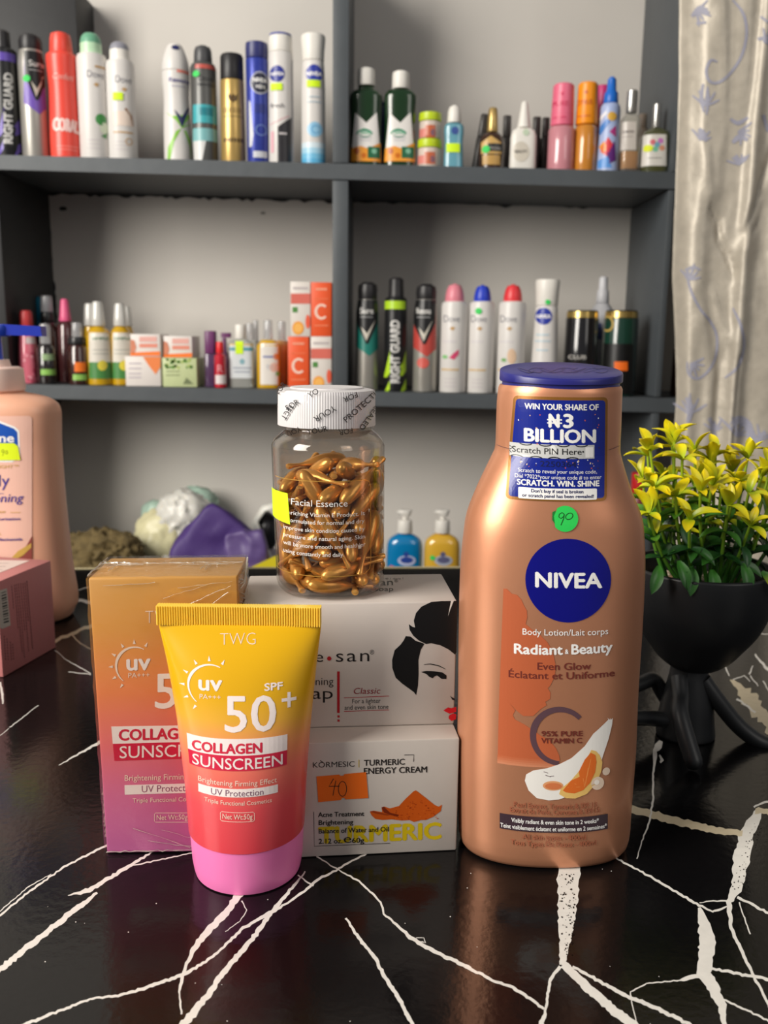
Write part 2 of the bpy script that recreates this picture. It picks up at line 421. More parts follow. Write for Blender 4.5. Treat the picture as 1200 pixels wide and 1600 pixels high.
def veinline(pts, m=vein, rough=.22):
    """jagged vein: points (u, v, width)"""
    dense = []
    for a, b in zip(pts, pts[1:]):
        l = math.hypot(b[0] - a[0], b[1] - a[1]); n = max(1, int(l / 4.5))
        for k in range(n):
            t = k / n; dense.append([a[i] + (b[i] - a[i]) * t for i in range(3)])
    dense.append(list(pts[-1])); out = []
    L = []; Rr = []
    for i, p in enumerate(dense):
        a = dense[max(i - 1, 0)]; b = dense[min(i + 1, len(dense) - 1)]
        dx, dy = b[0] - a[0], b[1] - a[1]; l = math.hypot(dx, dy) or 1; nx, ny = -dy / l, dx / l
        w_ = p[2]; j = lambda: rv.uniform(-1, 1)
        wob = j() * min(1.1, .15 * w_ + .45)
        wl = max(.35, w_ / 2 * (1 + rough * j())); wr = max(.35, w_ / 2 * (1 + rough * j()))
        L.append((p[0] + nx * (wl + wob), p[1] + ny * (wl + wob))); Rr.append((p[0] - nx * (wr - wob), p[1] - ny * (wr - wob)))
    n = len(L); PV.L += .05; PV.raw(L + Rr, [(i, i + 1, n + i + 1, n + i) for i in range(n - 1)], m)
V = veinline
V([(-40, 1462, 3), (0, 1430, 3), (50, 1390, 3), (100, 1355, 3), (163, 1322, 3), (230, 1292, 3)]); V([(0, 1424, 1.5), (45, 1385, 1.5), (80, 1366, 1)])
V([(-60, 1552, 9), (0, 1515, 9), (50, 1475, 9), (100, 1435, 8), (135, 1408, 7), (152, 1395, 3)]); V([(106, 1399, 1), (120, 1396, 4), (135, 1393, 7), (205, 1352, 5), (240, 1330, 2)])
V([(200, 1354, 2), (235, 1347, 2), (300, 1333, 1.5)]); V([(92, 1196, 1), (152, 1162, 4), (190, 1140, 4)]); V([(15, 1137, 1.5), (60, 1102, 1)]); V([(0, 1149, 1), (14, 1138, 1)])
V([(84, 1003, 5), (110, 991, 5), (142, 978, 5), (240, 940, 5)], vein2); V([(112, 992, 2), (125, 1006, 2), (142, 1014, 2)], vein2); V([(117, 937, 4.5), (140, 941, 4.5), (210, 950, 5)])
V([(85, 1016, 1.2), (108, 1034, 1.2), (142, 1052, 1.2)]); V([(107, 1050, 1), (142, 1054, 1.2)]); V([(120, 923, .9), (140, 917, .9)]); V([(0, 1066, 3), (4, 1085, 4), (5, 1100, 2)])
V([(378, 1393, 10), (350, 1430, 11), (320, 1460, 10), (300, 1488, 7), (290, 1510, 5), (283, 1535, 5), (280, 1555, 2.5), (284, 1585, 3)])
V([(377, 1408, 2), (386, 1422, 1.5), (375, 1440, 1.2), (352, 1456, 1)])
V([(600, 1322, 2), (560, 1340, 3), (525, 1360, 3), (495, 1375, 4), (480, 1390, 4), (450, 1410, 3), (425, 1425, 5), (380, 1450, 5), (350, 1480, 4), (325, 1500, 4), (290, 1522, 5), (225, 1545, 5), (180, 1557, 4), (145, 1560, 3), (100, 1577, 4), (42, 1600, 5), (-10, 1622, 5)])
V([(477, 1362, 2), (450, 1395, 5), (425, 1425, 6), (400, 1460, 8), (370, 1495, 8), (345, 1525, 9), (325, 1555, 9), (300, 1585, 12), (280, 1610, 12)])
V([(465, 1368, 2), (490, 1384, 3)])
V([(480, 1325, 1.5), (500, 1342, 2), (530, 1360, 2), (565, 1380, 3), (595, 1410, 3), (600, 1428, 3), (622, 1448, 4), (645, 1468, 6), (675, 1485, 6), (725, 1508, 6), (765, 1530, 4), (805, 1545, 5), (850, 1577, 4)])
V([(646, 1468, 2), (652, 1470, 2), (665, 1474, 2), (662, 1466, 1), (650, 1465, 1)])
V([(540, 1435, 3), (560, 1465, 5), (585, 1495, 5), (600, 1525, 6), (620, 1555, 6), (645, 1600, 6), (655, 1625, 6)])
V([(889, 1345, 35), (888, 1370, 34), (887, 1400, 32), (885, 1440, 26), (882, 1475, 16), (878, 1508, 9)], rough=.10)
V([(875, 1510, 5), (860, 1530, 5), (852, 1580, 4), (846, 1602, 9)]); V([(880, 1507, 12), (920, 1545, 14), (960, 1580, 14), (990, 1603, 14), (1010, 1620, 14)], rough=.10); V([(895, 1510, 4), (975, 1555, 6), (1025, 1575, 6), (1080, 1603, 6)])
V([(940, 1327, 2), (962, 1341, 2.5), (1025, 1375, 3.5), (1092, 1415, 4), (1115, 1425, 2)])
V([(1093, 1418, 4), (1098, 1435, 14), (1101, 1450, 22), (1105, 1480, 26), (1103, 1500, 22), (1100, 1522, 22), (1115, 1545, 18), (1128, 1572, 13), (1131, 1600, 8), (1130, 1620, 6)], rough=.16)
V([(1092, 1525, 6), (1072, 1529, 7), (1062, 1532, 2), (1010, 1537, 2), (985, 1550, 2), (990, 1580, 1.5), (996, 1605, 1.5)])
V([(1110, 1513, 4), (1160, 1523, 4.5), (1210, 1532, 5)]); V([(1130, 1562, 3), (1165, 1578, 3), (1210, 1600, 3)])
V([(1186, 1266, 10), (1180, 1280, 18), (1168, 1300, 22), (1158, 1345, 26), (1152, 1385, 18), (1139, 1410, 9), (1142, 1450, 5), (1160, 1490, 5), (1180, 1530, 4), (1205, 1578, 4)], rough=.14)
V([(940, 1252, 12), (982, 1263, 12), (1050, 1281, 12), (1110, 1296, 11), (1160, 1303, 9)], vein2, .12); V([(1180, 1267, 9), (1230, 1273, 9)], vein2); V([(1178, 1262, 3), (1190, 1255, 3), (1215, 1251, 3)])
V([(1033, 1158, 6), (1029, 1166, 11), (1024, 1174, 7), (1021, 1200, 3), (1020, 1250, 3), (1015, 1285, 2.5), (1003, 1315, 2), (995, 1342, 1.5)])
V([(1030, 1180, 2), (1036, 1188, 5), (1032, 1192, 3)]); V([(1152, 1402, 4), (1180, 1416, 4), (1210, 1432, 4)]); V([(1093, 1411, 1.5), (1115, 1408, 2), (1137, 1408, 3)]); V([(1112, 1425, 2), (1122, 1422, 4), (1140, 1414, 2)]); V([(1155, 1410, 2), (1162, 1430, 2), (1172, 1460, 2)])
V([(1141, 1062, 2), (1153, 1072, 12), (1167, 1088, 22), (1182, 1108, 24), (1200, 1128, 22), (1230, 1165, 22)], vein2, .4); V([(1131, 1039, 2), (1140, 1056, 2)]); V([(1180, 1022, 2), (1188, 1034, 3), (1200, 1045, 5), (1220, 1060, 5)]); V([(1169, 990, 1), (1215, 991, 1.2)]); V([(1193, 945, 5), (1215, 953, 5)]); V([(1151, 1092, 3), (1170, 1105, 3), (1180, 1114, 3)]); V([(1192, 1064, 2), (1203, 1082, 2)])
V([(1145, 1062, 1.5), (1163, 1056, 1.5), (1172, 1065, 1.2)]); V([(1171, 1054, 2.5), (1176, 1040, 1.5)]); V([(1172, 1056, 2), (1185, 1072, 1.5)])
for _ in range(26):
    u, v = rv.uniform(20, 1190), rv.uniform(1345, 1600); r = rv.uniform(.5, 1.1); PV.ell(u, v, r, r * .8, vein, 7)
PV.L = 7
for _ in range(90):
    t_ = rv.random(); u = 887 + rv.uniform(-15, 15) * (1 - .5 * t_); v = 1366 + 130 * t_; r = rv.uniform(.5, 1.7); PV.poly([(u + r * rv.uniform(.5, 1.3) * math.cos(a_), v + r * rv.uniform(.5, 1.3) * math.sin(a_)) for a_ in (0, 1.05, 2.1, 3.15, 4.2, 5.25)], black_gloss)
for _ in range(50):
    t_ = rv.random(); u = 1184 - 34 * t_ + rv.uniform(-9, 9); v = 1285 + 105 * t_; r = rv.uniform(.4, 1.1); PV.ell(u, v, r, r, black_gloss, 6)
PV.emit(T); top = T.build('countertop', cn, 0)
b = MB(); P = slab(-.9, -.0305, None, .14, .03); b.hexa(P, mat('counter_body', (60, 52, 46), .5)); b.build('base', cn, 0)
b = MB(); e = .0025
b.hexa([(-1.1, back_edge(-1.1) - .5 + .0002, .872), (1.1, back_edge(1.1) - .5 + .0002, .872), (1.1, back_edge(1.1) - .5 + e, .872), (-1.1, back_edge(-1.1) - .5 + e, .872),
        (-1.1, back_edge(-1.1) - .5 + .0002, .9008), (1.1, back_edge(1.1) - .5 + .0002, .9008), (1.1, back_edge(1.1) - .5 + e, .9008), (-1.1, back_edge(-1.1) - .5 + e, .9008)], mat('edge_strip', (188, 176, 140), .35))
b.build('edge_trim', cn, 0)

# --- curtain
def _xz(pts, Y=1.03): return [(lambda q: (q.x, q.z))(atY(u, v, Y)[0]) for u, v in pts]
def _at(poly, z):
    P = sorted((b_, a_) for a_, b_ in poly)
    if z <= P[0][0]: i = 0
    elif z >= P[-1][0]: i = len(P) - 2
    else: i = max(k for k in range(len(P) - 1) if P[k][0] <= z)
    t = (z - P[i][0]) / (P[i + 1][0] - P[i][0]); return P[i][1] + t * (P[i + 1][1] - P[i][1])
_edge = _xz([(1190, 0), (1178, 120), (1166, 220), (1154, 350), (1147, 430), (1141, 520), (1132, 640), (1124, 760)])
_left = _xz([(1071, 0), (1070, 120), (1066, 230), (1062, 330), (1058, 430), (1060, 520), (1061, 620), (1056, 690), (1050, 800)])
_crease = [(_xz(p_), w_, d_) for p_, w_, d_ in (
    ([(1108, 328), (1122, 352), (1122, 372), (1133, 395), (1144, 428)], .0035, .010), ([(1154, 370), (1170, 330), (1186, 285), (1206, 235)], .004, .009), ([(1154, 372), (1168, 364), (1182, 344)], .003, .006),
    ([(1112, 460), (1122, 495), (1136, 530)], .004, -.006), ([(1100, 240), (1104, 300), (1112, 330)], .006, -.005), ([(1128, 10), (1130, 120), (1124, 220), (1118, 300)], .008, -.007), ([(1085, 30), (1086, 200), (1078, 330)], .006, .005), ([(1095, 500), (1106, 590), (1100, 700)], .008, -.008), ([(1122, 560), (1116, 640), (1112, 720)], .005, .006), ([(1148, 560), (1140, 650), (1136, 720)], .003, .006), ([(1178, 440), (1176, 560), (1170, 700)], .010, -.006))]
def _sd(x, z, poly):
    best = 9
    for (ax, az), (bx, bz) in zip(poly, poly[1:]):
        dx, dz = bx - ax, bz - az; t = max(0, min(1, ((x - ax) * dx + (z - az) * dz) / (dx * dx + dz * dz))); best = min(best, math.hypot(x - ax - dx * t, z - az - dz * t))
    return best
def cloth_y(x, z):
    e_ = x - _at(_edge, z); l_ = x - _at(_left, z)
    y = 1.03 + .007 * math.sin(60 * x + 1.6 + .6 * math.sin(4 * z)) + .004 * math.sin(140 * x + 2.3 * z + 1.0)
    y -= .020 / (1 + math.exp(-max(-30, min(30, e_ / .0022)))) * (1 if e_ < 0 else math.exp(-e_ / .09))
    y += .010 * math.exp(-(l_ / .006) ** 2)
    for poly, w_, d_ in _crease:
        q = _sd(x, z, poly)
        if q < w_ * 3: y += .6 * d_ * math.exp(-(q / w_) ** 2)
    y += .0022 * noise.noise(Vector((x * 34, z * 17, 3))) + .0009 * noise.noise(Vector((x * 90, z * 50, 9)))
    return y
def cloth_left(z): return _at(_left, z)
cu = MB(); NX, NZ = 230, 210; z0c, z1c = -.55, 1.05; vs = []; fs = []
for j in range(NZ + 1):
    z = z0c + (z1c - z0c) * j / NZ
    for i in range(NX + 1):
        x = cloth_left(z) + .46 * (i / NX) ** 1.35; vs.append((x, cloth_y(x, z), z))
for j in range(NZ):
    for i in range(NX):
        k = j * (NX + 1) + i; fs.append((k, k + 1, k + NX + 2, k + NX + 1))
satin = mat('silver_beige_satin', (180, 171, 156), .46, metal=.2, vary=.22, bump=.3, scale=85, sheen=.3)
thread = mat('lilac_embroidery', (152, 151, 166), .6, vary=.08)
cu.add(vs, fs, satin)
PC = Print(Field(cloth_y), base=.0006, step=.0001, cut=5)
g = lambda x, y: (1000 + x / 2.286, y / 2.286)
def sw(pts, wd=4.5): PC.line([(*g(x, y), w_) for x, y, w_ in spl([(a, b_, wd * (1 if 0 < i < len(pts) - 1 else .6)) for i, (a, b_) in enumerate(pts)], 6)], wd, thread)
sw([(330, 0), (368, 50), (380, 120), (362, 200), (322, 262), (280, 295), (247, 290), (236, 252), (252, 216), (276, 222)])
sw([(225, 300), (218, 350), (228, 400)], 6); sw([(240, 310), (243, 360), (236, 410)], 5); sw([(210, 460), (225, 480), (236, 505)], 9)
sw([(165, 960), (178, 1030), (212, 1100), (252, 1150), (274, 1205), (268, 1280), (236, 1333), (200, 1353), (172, 1332), (168, 1292)], 4)
sw([(330, 1100), (358, 1160), (372, 1232), (350, 1308), (302, 1350)], 4.5); sw([(160, 965), (190, 955), (215, 965)], 5)
sw([(322, 425), (350, 440), (385, 420)], 7); sw([(330, 510), (355, 490), (385, 500)], 9); sw([(335, 560), (358, 575), (380, 560)], 8)
sw([(320, 1530), (350, 1500), (385, 1520), (400, 1580)], 13); sw([(165, 1420), (180, 1460), (170, 1510)], 10); sw([(420, 1560), (450, 1545)], 12); sw([(430, 60), (457, 80)], 7); sw([(420, 140), (457, 135)], 9); sw([(185, 60), (215, 30), (245, 50)], 9); sw([(200, 85), (235, 80)], 7)
sw([(440, 410), (457, 470)], 9); sw([(250, 1490), (268, 1560)], 8)
rc = random.Random(5)
def sprig(x, y, k, a0):
    for i in range(5):
        a = a0 + (i - 2) * .5; l = k * rc.uniform(.7, 1.1); sw([(x, y), (x + l * .5 * math.cos(a) + 4, y + l * .5 * math.sin(a)), (x + l * math.cos(a), y + l * math.sin(a))], 4)
for q_ in ((228, 380, 60, -1.4), (212, 500, 45, -1.2), (350, 470, 55, .4), (352, 590, 50, -1.8), (195, 40, 60, .3), (170, 1000, 60, -1.2), (178, 1300, 50, .6), (172, 1480, 70, -1.5), (345, 1560, 90, -1.3), (420, 1580, 70, -1.6), (440, 150, 60, -.6), (262, 1540, 50, -1.5)): sprig(*q_)
PC.emit(cu)
cur = cu.build('curtain', None, 60); tag(cur, 'silver beige satin curtain with pale lilac swirl embroidery hanging beside the shelves', 'curtain')

# ================================================================== THINGS ON THE COUNTER
def rows_px(Yc, zb, rx, lst):
    """lst of (v, uL, uR, b_ratio, n): silhouette of a round body read from the photo at plane Yc"""
    out = []
    for v, uL, uR, rb, n in lst:
        if isinstance(v, tuple): z = v[0]; vv = v[1]
        else: vv = v; z = atY((uL + uR) / 2, v, Yc)[0].z - zb
        pl, pr = atY(uL, vv, Yc)[0], atY(uR, vv, Yc)[0]
        a = (pr.x - pl.x) / 2; out.append((z, a, a * rb if rb > 0 else -rb, n, (pl.x + pr.x) / 2 - rx, 0))
    return out
white_ink = ink(WHITE); black_ink = ink(BLACK)
def hand9(p, x, y, k, m, wd=1.1):
    p.line([(x + k * a, y + k * b, wd) for a, b in ((5, -6), (1, -9), (-4, -6), (-5, -1), (-1, 2), (4, -2), (5, -6), (4, 2), (1, 9), (-1, 14))], wd, m)
def hand0(p, x, y, k, m, wd=1.1):
    p.line([(x + k * 5.5 * math.cos(t), y + k * 8.5 * math.sin(t), wd) for t in [i * math.pi / 8 for i in range(17)]], wd, m)

# ---------------------------------------------------------------- cocoa lotion bottle (large, right)
p0, S0 = atZ(860, 1362, 0); Yc = p0.y + .0235; rx = atY(852, 1320, Yc)[0].x
nv = thing('lotion_bottle', 'tall copper coloured lotion bottle with navy blue lid and round blue emblem on the counter', 'bottle', (rx, Yc, .0002))
shape = [((.0105, 1293), 716, 981.5, .62, 2.3), (1267, 716, 983, .62, 2.3), (1215, 715, 987, .62, 2.3), (1160, 714.7, 991, .62, 2.3), (1093, 716, 993.5, .62, 2.3), (1030, 716.5, 997, .62, 2.3), (987, 717, 1000, .62, 2.3),
         (930, 718, 1003, .62, 2.3), (880, 720, 1005, .62, 2.3), (838, 724, 1004, .62, 2.3), (803, 729.5, 1000.5, .63, 2.2), (763, 745, 985, .67, 2.15), (733, 759, 975.5, .72, 2.1), (712, 769, 969.5, .77, 2.05), (698, 774, 967.5, .8, 2), (660, 775.5, 969, .8, 2), (630, 776.5, 970, .8, 2), (606, 779, 971, .8, 2)]
R1 = rows_px(Yc, .0002, rx, shape); R1 = spl(R1, 3)
q = R1[0]; R1 = [(0, q[1] * .90, q[2] * .88, *q[3:]), (.0008, q[1] * .945, q[2] * .93, *q[3:]), (.0025, q[1] * .975, q[2] * .965, *q[3:]), (.0055, q[1] * .993, q[2] * .99, *q[3:])] + R1
q = R1[-1]; R1 += [(q[0] + .0012, q[1] * .975, q[2] * .97, *q[3:])]
copper = mat('pearl_copper_plastic', (214, 148, 112), .36, metal=.55, spec=.5, vary=.02, scale=300, coat=.1)
b = MB(); b.loft(R1, copper, 96); b.build('body', nv)
navy = mat('navy_plastic', (38, 38, 118), .34, vary=.03)
q = R1[-1]; zl = q[0]; la = atY(971.5, 590, Yc)[0].x - atY(781, 590, Yc)[0].x; la /= 2; lx = (atY(971.5, 590, Yc)[0].x + atY(781, 590, Yc)[0].x) / 2 - rx
ztop = atY(876, 578, Yc)[0].z - .0002; zmid = atY(876, 594, Yc)[0].z
lb = la * .84
def tilt(mb, i0, k, z0):
    for i in range(i0, len(mb.v)):
        x, y, z = mb.v[i]
        if z > z0: mb.v[i] = (x, y, z + k * y * min(1, (z - z0) / .003))
b = MB(); b.loft([(zl - .001, la * .955, lb * .95, 2, lx, 0), (zmid - .0008, la * .955, lb * .95, 2, lx, 0)], navy, 80, (1, 0))
b.loft([(zmid - .0008, la * .955, lb * .95, 2, lx, 0), (zmid - .0006, la * .99, lb * .99, 2, lx, 0), (zmid, la, lb, 2, lx, 0), (ztop - .001, la, lb, 2, lx, 0), (ztop - .0003, la * .992, lb * .99, 2, lx, 0), (ztop, la * .97, lb * .97, 2, lx, 0), (ztop + .0003, la * .5, lb * .5, 2, lx, 0), (ztop + .0003, la * .01, lb * .01, 2, lx, 0)], navy, 80, (0, 1))
tilt(b, 0, .13, zmid - .0012)
lid = b.build('lid', nv)
class LidTop:
    M = nv.matrix_basis; I = M.inverted(); o = I @ CAM
    def hit(s, u, v):
        d = ray(u, v); n = Vector((0, -.13, 1)); t = (Vector((lx, 0, ztop + .0002)) - s.o).dot(n) / d.dot(n); return s.o + d * t, n
P = Print(LidTop(), base=.0002); eng = mat('navy_relief', (46, 44, 110), .3, vary=0)
for i in range(4):
    P.line([(818 + 34 * i + 16 * math.cos(t * .7) + t * 1.6, 579 + 4 * math.sin(t * 1.0 + i), .7) for t in range(0, 16)], .7, eng)
P.build('embossing', lid)
LF = Loft(R1, nv, 855)
# printed front
orange_ink = ink((186, 96, 60)); brown_ink = ink((112, 48, 40)); dusk = ink((92, 66, 74)); faint = ink((166, 98, 72))
P = Print(LF, cut=6)
n2 = lambda x, y: (700 + x / 3.75, 800 + y / 3.75); n3 = lambda x, y: (700 + x / 3.75, 1080 + y / 3.75)
sil = [n2(*a) for a in ((325, 465), (345, 464), (375, 490), (405, 494), (430, 520), (446, 555), (462, 582), (465, 620), (455, 662), (490, 690), (540, 722), (582, 762), (606, 802), (621, 850), (632, 905), (625, 962), (600, 1015), (585, 1032), (601, 1058))]
sil += [n3(*a) for a in ((598, 45), (570, 62), (578, 82), (545, 104), (520, 128), (500, 148), (440, 152), (400, 122), (360, 84), (395, 122), (380, 152), (392, 176), (450, 202), (500, 232), (545, 262), (592, 284), (632, 332), (652, 376), (655, 400))]
lo_ = [n3(*a) for a in ((292, 400), (296, 200), (302, 20))]
P.poly(sil + lo_, orange_ink)
for k, c in enumerate(((190, 104, 68), (194, 113, 78), (199, 123, 88), (203, 132, 98))):
    y0 = 400 + k * 12; P.poly([n3(290, y0), n3(655 - k, y0), n3(652 - 2 * k, y0 + 12), n3(289, y0 + 12)], ink(c))
P.L = 1
emb = ink((6, 7, 122), .25); P.ell(887.7, 906.5, 66.8, 65.5, emb, 64)
P.ell(882.7, 810, .01, .01, emb, 3)
P.txt('Body Lotion/Lait corps', 816.5, 950, 993, 992, 9.5, white_ink, .005); P.txt('Radiant', 803, 879.5, 1023.5, 1022, 15, white_ink, .035); P.txt('&', 882.5, 888.5, 1021, 1021, 7, white_ink, .03); P.txt('Beauty', 892.5, 957, 1021.5, 1020, 15, white_ink, .035)
P.txt('Even Glow', 839.5, 923.5, 1046.5, 1045.7, 10.8, brown_ink, .02); P.txt('Éclatant et Uniforme', 794.7, 960.5, 1061.5, 1059.5, 10.6, brown_ink, .02)
P.arc(874.7, 1150, 42, 42, 268, 7, 10.5, dusk, 40)
P.L = 2
P.txt('NIVEA', 836, 940.8, 917.3, 918, 22.5, white_ink, .04)
P.txt('95% PURE', 846, 910.7, 1150, 1149.5, 7.8, brown_ink, .03); P.txt('VITAMIN C', 845.5, 909.5, 1161, 1160.5, 7.8, brown_ink, .03)
P.poly([n3(*a) for a in ((938, 178), (931, 165), (945, 180), (948, 170), (952, 182), (963, 172), (960, 210), (940, 290), (905, 392), (880, 470), (790, 590), (690, 618), (650, 632), (590, 638), (520, 627), (472, 585), (450, 530), (458, 492), (500, 466), (580, 450), (650, 426), (722, 390), (800, 322), (850, 252), (880, 228))], ink((240, 236, 230)))
P.L = 3
P.poly([n3(*a) for a in ((838, 346), (866, 356), (888, 382), (903, 425), (896, 480), (866, 548), (812, 604), (745, 627), (690, 624), (650, 600), (660, 570), (720, 520), (790, 440))], ink((232, 190, 110)))
P.ell(*n3(615, 552), 16, 7.5, ink((226, 160, 110))); P.ell(*n3(875, 547), 10, 10.3, ink((232, 208, 186))); P.ell(*n3(925, 483), 5.8, 6.2, ink((232, 208, 186)))
P.L = 4
P.poly([n3(*a) for a in ((835, 362), (862, 378), (868, 420), (860, 480), (830, 540), (790, 580), (740, 596), (690, 590), (672, 578), (720, 520), (770, 500), (765, 470), (800, 400))], ink((222, 110, 42)))
P.ell(*n3(617, 554), 13, 5, ink((214, 122, 74))); P.ell(*n3(870, 540), 4, 4, ink((248, 238, 226)))
for a, b_ in ((700, 560), (740, 540), (790, 510), (820, 450), (835, 400)): P.line([n3(800, 560), n3(a, b_)], .8, ink((236, 150, 80)))
for a, b_, c, d in ((560, 470, 585, 478), (570, 490, 600, 500), (590, 498, 620, 494)): P.line([n3(a, b_), n3(c, d)], .8, dusk)
P.txt('Pearl Extract, Turmeric & SPF 15', 802.7, 933, 1263, 1263, 7.5, faint, .02); P.txt('Extrait de Perle, Curcuma & SPF15', 797, 937, 1272, 1272, 7.5, faint, .02)
P.rect(781, 1276.5, 949, 1300.5, ink((62, 46, 54))); P.L = 5
P.txt('Visibly radiant & even skin tone in 2 weeks*', 799, 935, 1287.5, 1287.5, 6.4, white_ink, .02); P.txt('Teint visiblement éclatant et uniforme en 2 semaines*', 782, 947.5, 1298, 1298, 6.4, white_ink, .02)
P.txt('All skin types - 400ml', 816, 915, 1312, 1312, 7.6, faint, .02); P.txt('Tous Types De Peaux - 400ml', 798, 931, 1322.5, 1322.5, 7.6, faint, .02)
P.line([(775, 703), (800, 706)], .7, dusk); P.line([(951, 704), (967, 700)], .7, dusk)
P.build('front_print', nv)
# promotional sticker on the neck
P = Print(LF, base=.00025, cut=5); gold = mat('gold_foil', (150, 100, 40), .35, metal=.4, vary=.15, scale=200); blue = ink((18, 36, 136), .22)
def quadr(tl, tr, br, bl, r, m):
    c = [tl, tr, br, bl]; pts = []
    for i in range(4):
        a, b_, d = Vector(c[i - 1]), Vector(c[i]), Vector(c[(i + 1) % 4]); u1 = (a - b_).normalized() * r; u2 = (d - b_).normalized() * r
        for k in range(6): t = k / 5; pts.append(tuple(b_ + u1 * (1 - t) ** 2 + u2 * t ** 2))
    P.poly(pts, m)
quadr((803, 620), (949, 620), (947.5, 783), (790, 783), 8, gold); P.L = 1
quadr((807, 625), (945, 625), (943.5, 778.5), (794.5, 778.5), 6, blue); P.L = 2
P.txt('WIN YOUR SHARE OF', 820, 934.7, 640, 640, 8.8, white_ink, .03)
P.txt('N', 857, 874.5, 667, 667, 20, white_ink, .05); P.rect(855, 654.5, 878, 656.5, white_ink); P.rect(855, 659.5, 878, 661.5, white_ink); P.txt('3', 879.5, 896, 667, 667, 20, white_ink, .05)
P.txt('BILLION', 819, 930.7, 690.5, 690.5, 19.5, white_ink, .045)
P.rect(797, 694.5, 928, 716, ink((198, 198, 196)))
P.txt('2250364', 844, 900, 729, 729, 8.5, ink((16, 20, 70)), .01)
P.txt('Scratch to reveal your unique code,', 810, 932, 739.5, 739.5, 6, white_ink); P.txt('Dial *7022*your unique code # to enter', 805, 939, 748.5, 748.5, 6, white_ink)
P.txt('SCRATCH. WIN. SHINE', 808, 936, 759.5, 759.5, 8.6, white_ink, .04); P.rrect(810, 763, 932, 780.5, 2, white_ink)
rr = random.Random(3); conf = [ink(c) for c in ((232, 140, 70), (210, 90, 60), (240, 200, 150), (240, 240, 240), (60, 30, 60))]
for _ in range(44):
    u = rr.choice([rr.uniform(808, 850), rr.uniform(900, 942), rr.uniform(808, 942)]); v = rr.choice([rr.uniform(644, 700), rr.uniform(718, 732)]); a = rr.uniform(0, 3); l = rr.uniform(.8, 2.6)
    if abs(u - 876) < 24 and v < 670: continue
    P.line([(u, v), (u + l * math.cos(a), v + l * math.sin(a))], 1.6, rr.choice(conf))
P.L = 3
P.txt('Scratch PIN Here', 801, 908, 709.5, 709.5, 9.3, black_ink, .005); P.rect(914, 698, 926.5, 714, white_ink); P.ell(910.5, 705, 1.4, 1.4, black_ink, 8)
for cx in (822, 852, 880, 908):
    P.arc(cx, 693, 10, 200, 340, 1.6, 1.6, black_ink, 10, 4); P.arc(cx - 14, 718, 10, 20, 160, 1.6, 1.6, black_ink, 10, 4)
P.line([(797, 700), (802, 703), (797, 706)], 1.2, black_ink); P.line([(797, 708), (800, 711)], 1.2, black_ink); P.ell(864, 702, 5, 7, ink((230, 230, 226)), 9)
P.txt("Don't buy if seal is broken", 830, 911, 770, 770, 5, ink((20, 30, 90)), .03); P.txt('or scratch panel has been revealed!', 816, 927, 777.5, 777.5, 5, ink((20, 30, 90)), .03)
P.build('promotion_sticker', nv)
P = Print(LF, base=.0004, cut=5); grn = ink((40, 205, 84), .5)
P.poly([(882.7 + 20.3 * math.cos(t), 810 + 20.3 * math.sin(t)) for t in [math.radians(a) for a in list(range(-130, 150, 10))]] + [(866.5, 818), (865, 806), (870, 796)], grn); P.L = 1
P.poly([(866.5, 818), (865, 806), (868.5, 797), (863, 800), (862.5, 812)], ink((24, 120, 50)))
hand9(P, 877, 808, .85, ink((18, 60, 22)), 1.3); P.line([(889 + 5.5 * math.cos(t) + 1.5 * math.sin(t), 806 - 5 * math.sin(t), 1.2) for t in [i * .4 for i in range(17)]], 1.2, ink((18, 60, 22)))
P.build('price_sticker', nv)

# ---------------------------------------------------------------- carton stack
def carton(name, label, pl, w_, h, d, m, yaw=0., roll=0., pitch=0., group=None, bev=.0008):
    """pl: world point of the front bottom centre"""
    rot = (pitch, roll, yaw); t = thing(name, label, 'box', (0, 0, 0), group, rot)
    Rm = t.matrix_basis.to_3x3(); t.location = pl + Rm @ Vector((0, d / 2, 0))
    b = MB(); b.box((-w_ / 2, -d / 2, 0), (w_ / 2, d / 2, h), m, bev); b.build('carton', t, 30)
    return t
card = mat('white_carton', (204, 194, 185), .5, vary=.03, scale=120, bump=.03)
a = atZ(468, 1341, 0)[0]; c = atZ(713, 1329.5, 0)[0]; yaw = math.atan2(c.y - a.y, c.x - a.x); wk = (c - a).length
hk = atY(483, 1161, a.y + .001)[0].z; dk = .066
km = carton('cream_box', 'white turmeric cream box with orange handwritten price tag, under the soap box', (a + c) / 2 + Vector((0, 0, .0002)), wk, hk, dk, card, yaw)
P = Print(Plane(km, (0, -dk / 2, 0), (0, -1, 0)), cut=0); txt_b = ink((30, 24, 22)); yel = ink((206, 178, 22)); turm = ink((196, 84, 20))
k7 = lambda x, y: (460 + x / 4.286, 1120 + y / 4.286)
P.txt('TURMERIC', 497, 690, 1317.5, 1310, 24.5, yel, .045); P.L = 1
P.txt('KORMESIC', 489, 554, 1199.3, 1197.5, 8.4, txt_b, -.005); P.line([(500.5, 1188), (504, 1190.5)], 1.2, txt_b); P.line([(560.8, 1187), (560.8, 1199)], 1, yel)
P.txt('TURMERIC', 568.5, 632.6, 1196.3, 1194.2, 9, txt_b, .015); P.txt('ENERGY CREAM', 568.5, 667.3, 1209, 1206.3, 9.2, txt_b, .015)
P.line([k7(735, 255), k7(800, 253), k7(797, 300)], .9, txt_b)
P.poly([k7(*q) for q in ((505, 632), (530, 628), (588, 637), (583, 605), (600, 600), (640, 612), (700, 596), (740, 552), (798, 497), (812, 491), (826, 500), (880, 542), (940, 590), (965, 600), (988, 588), (980, 630), (960, 645), (930, 668), (880, 690), (850, 690), (800, 703), (770, 690), (720, 694), (650, 685), (590, 690), (540, 682), (515, 657))], turm); P.L = 2
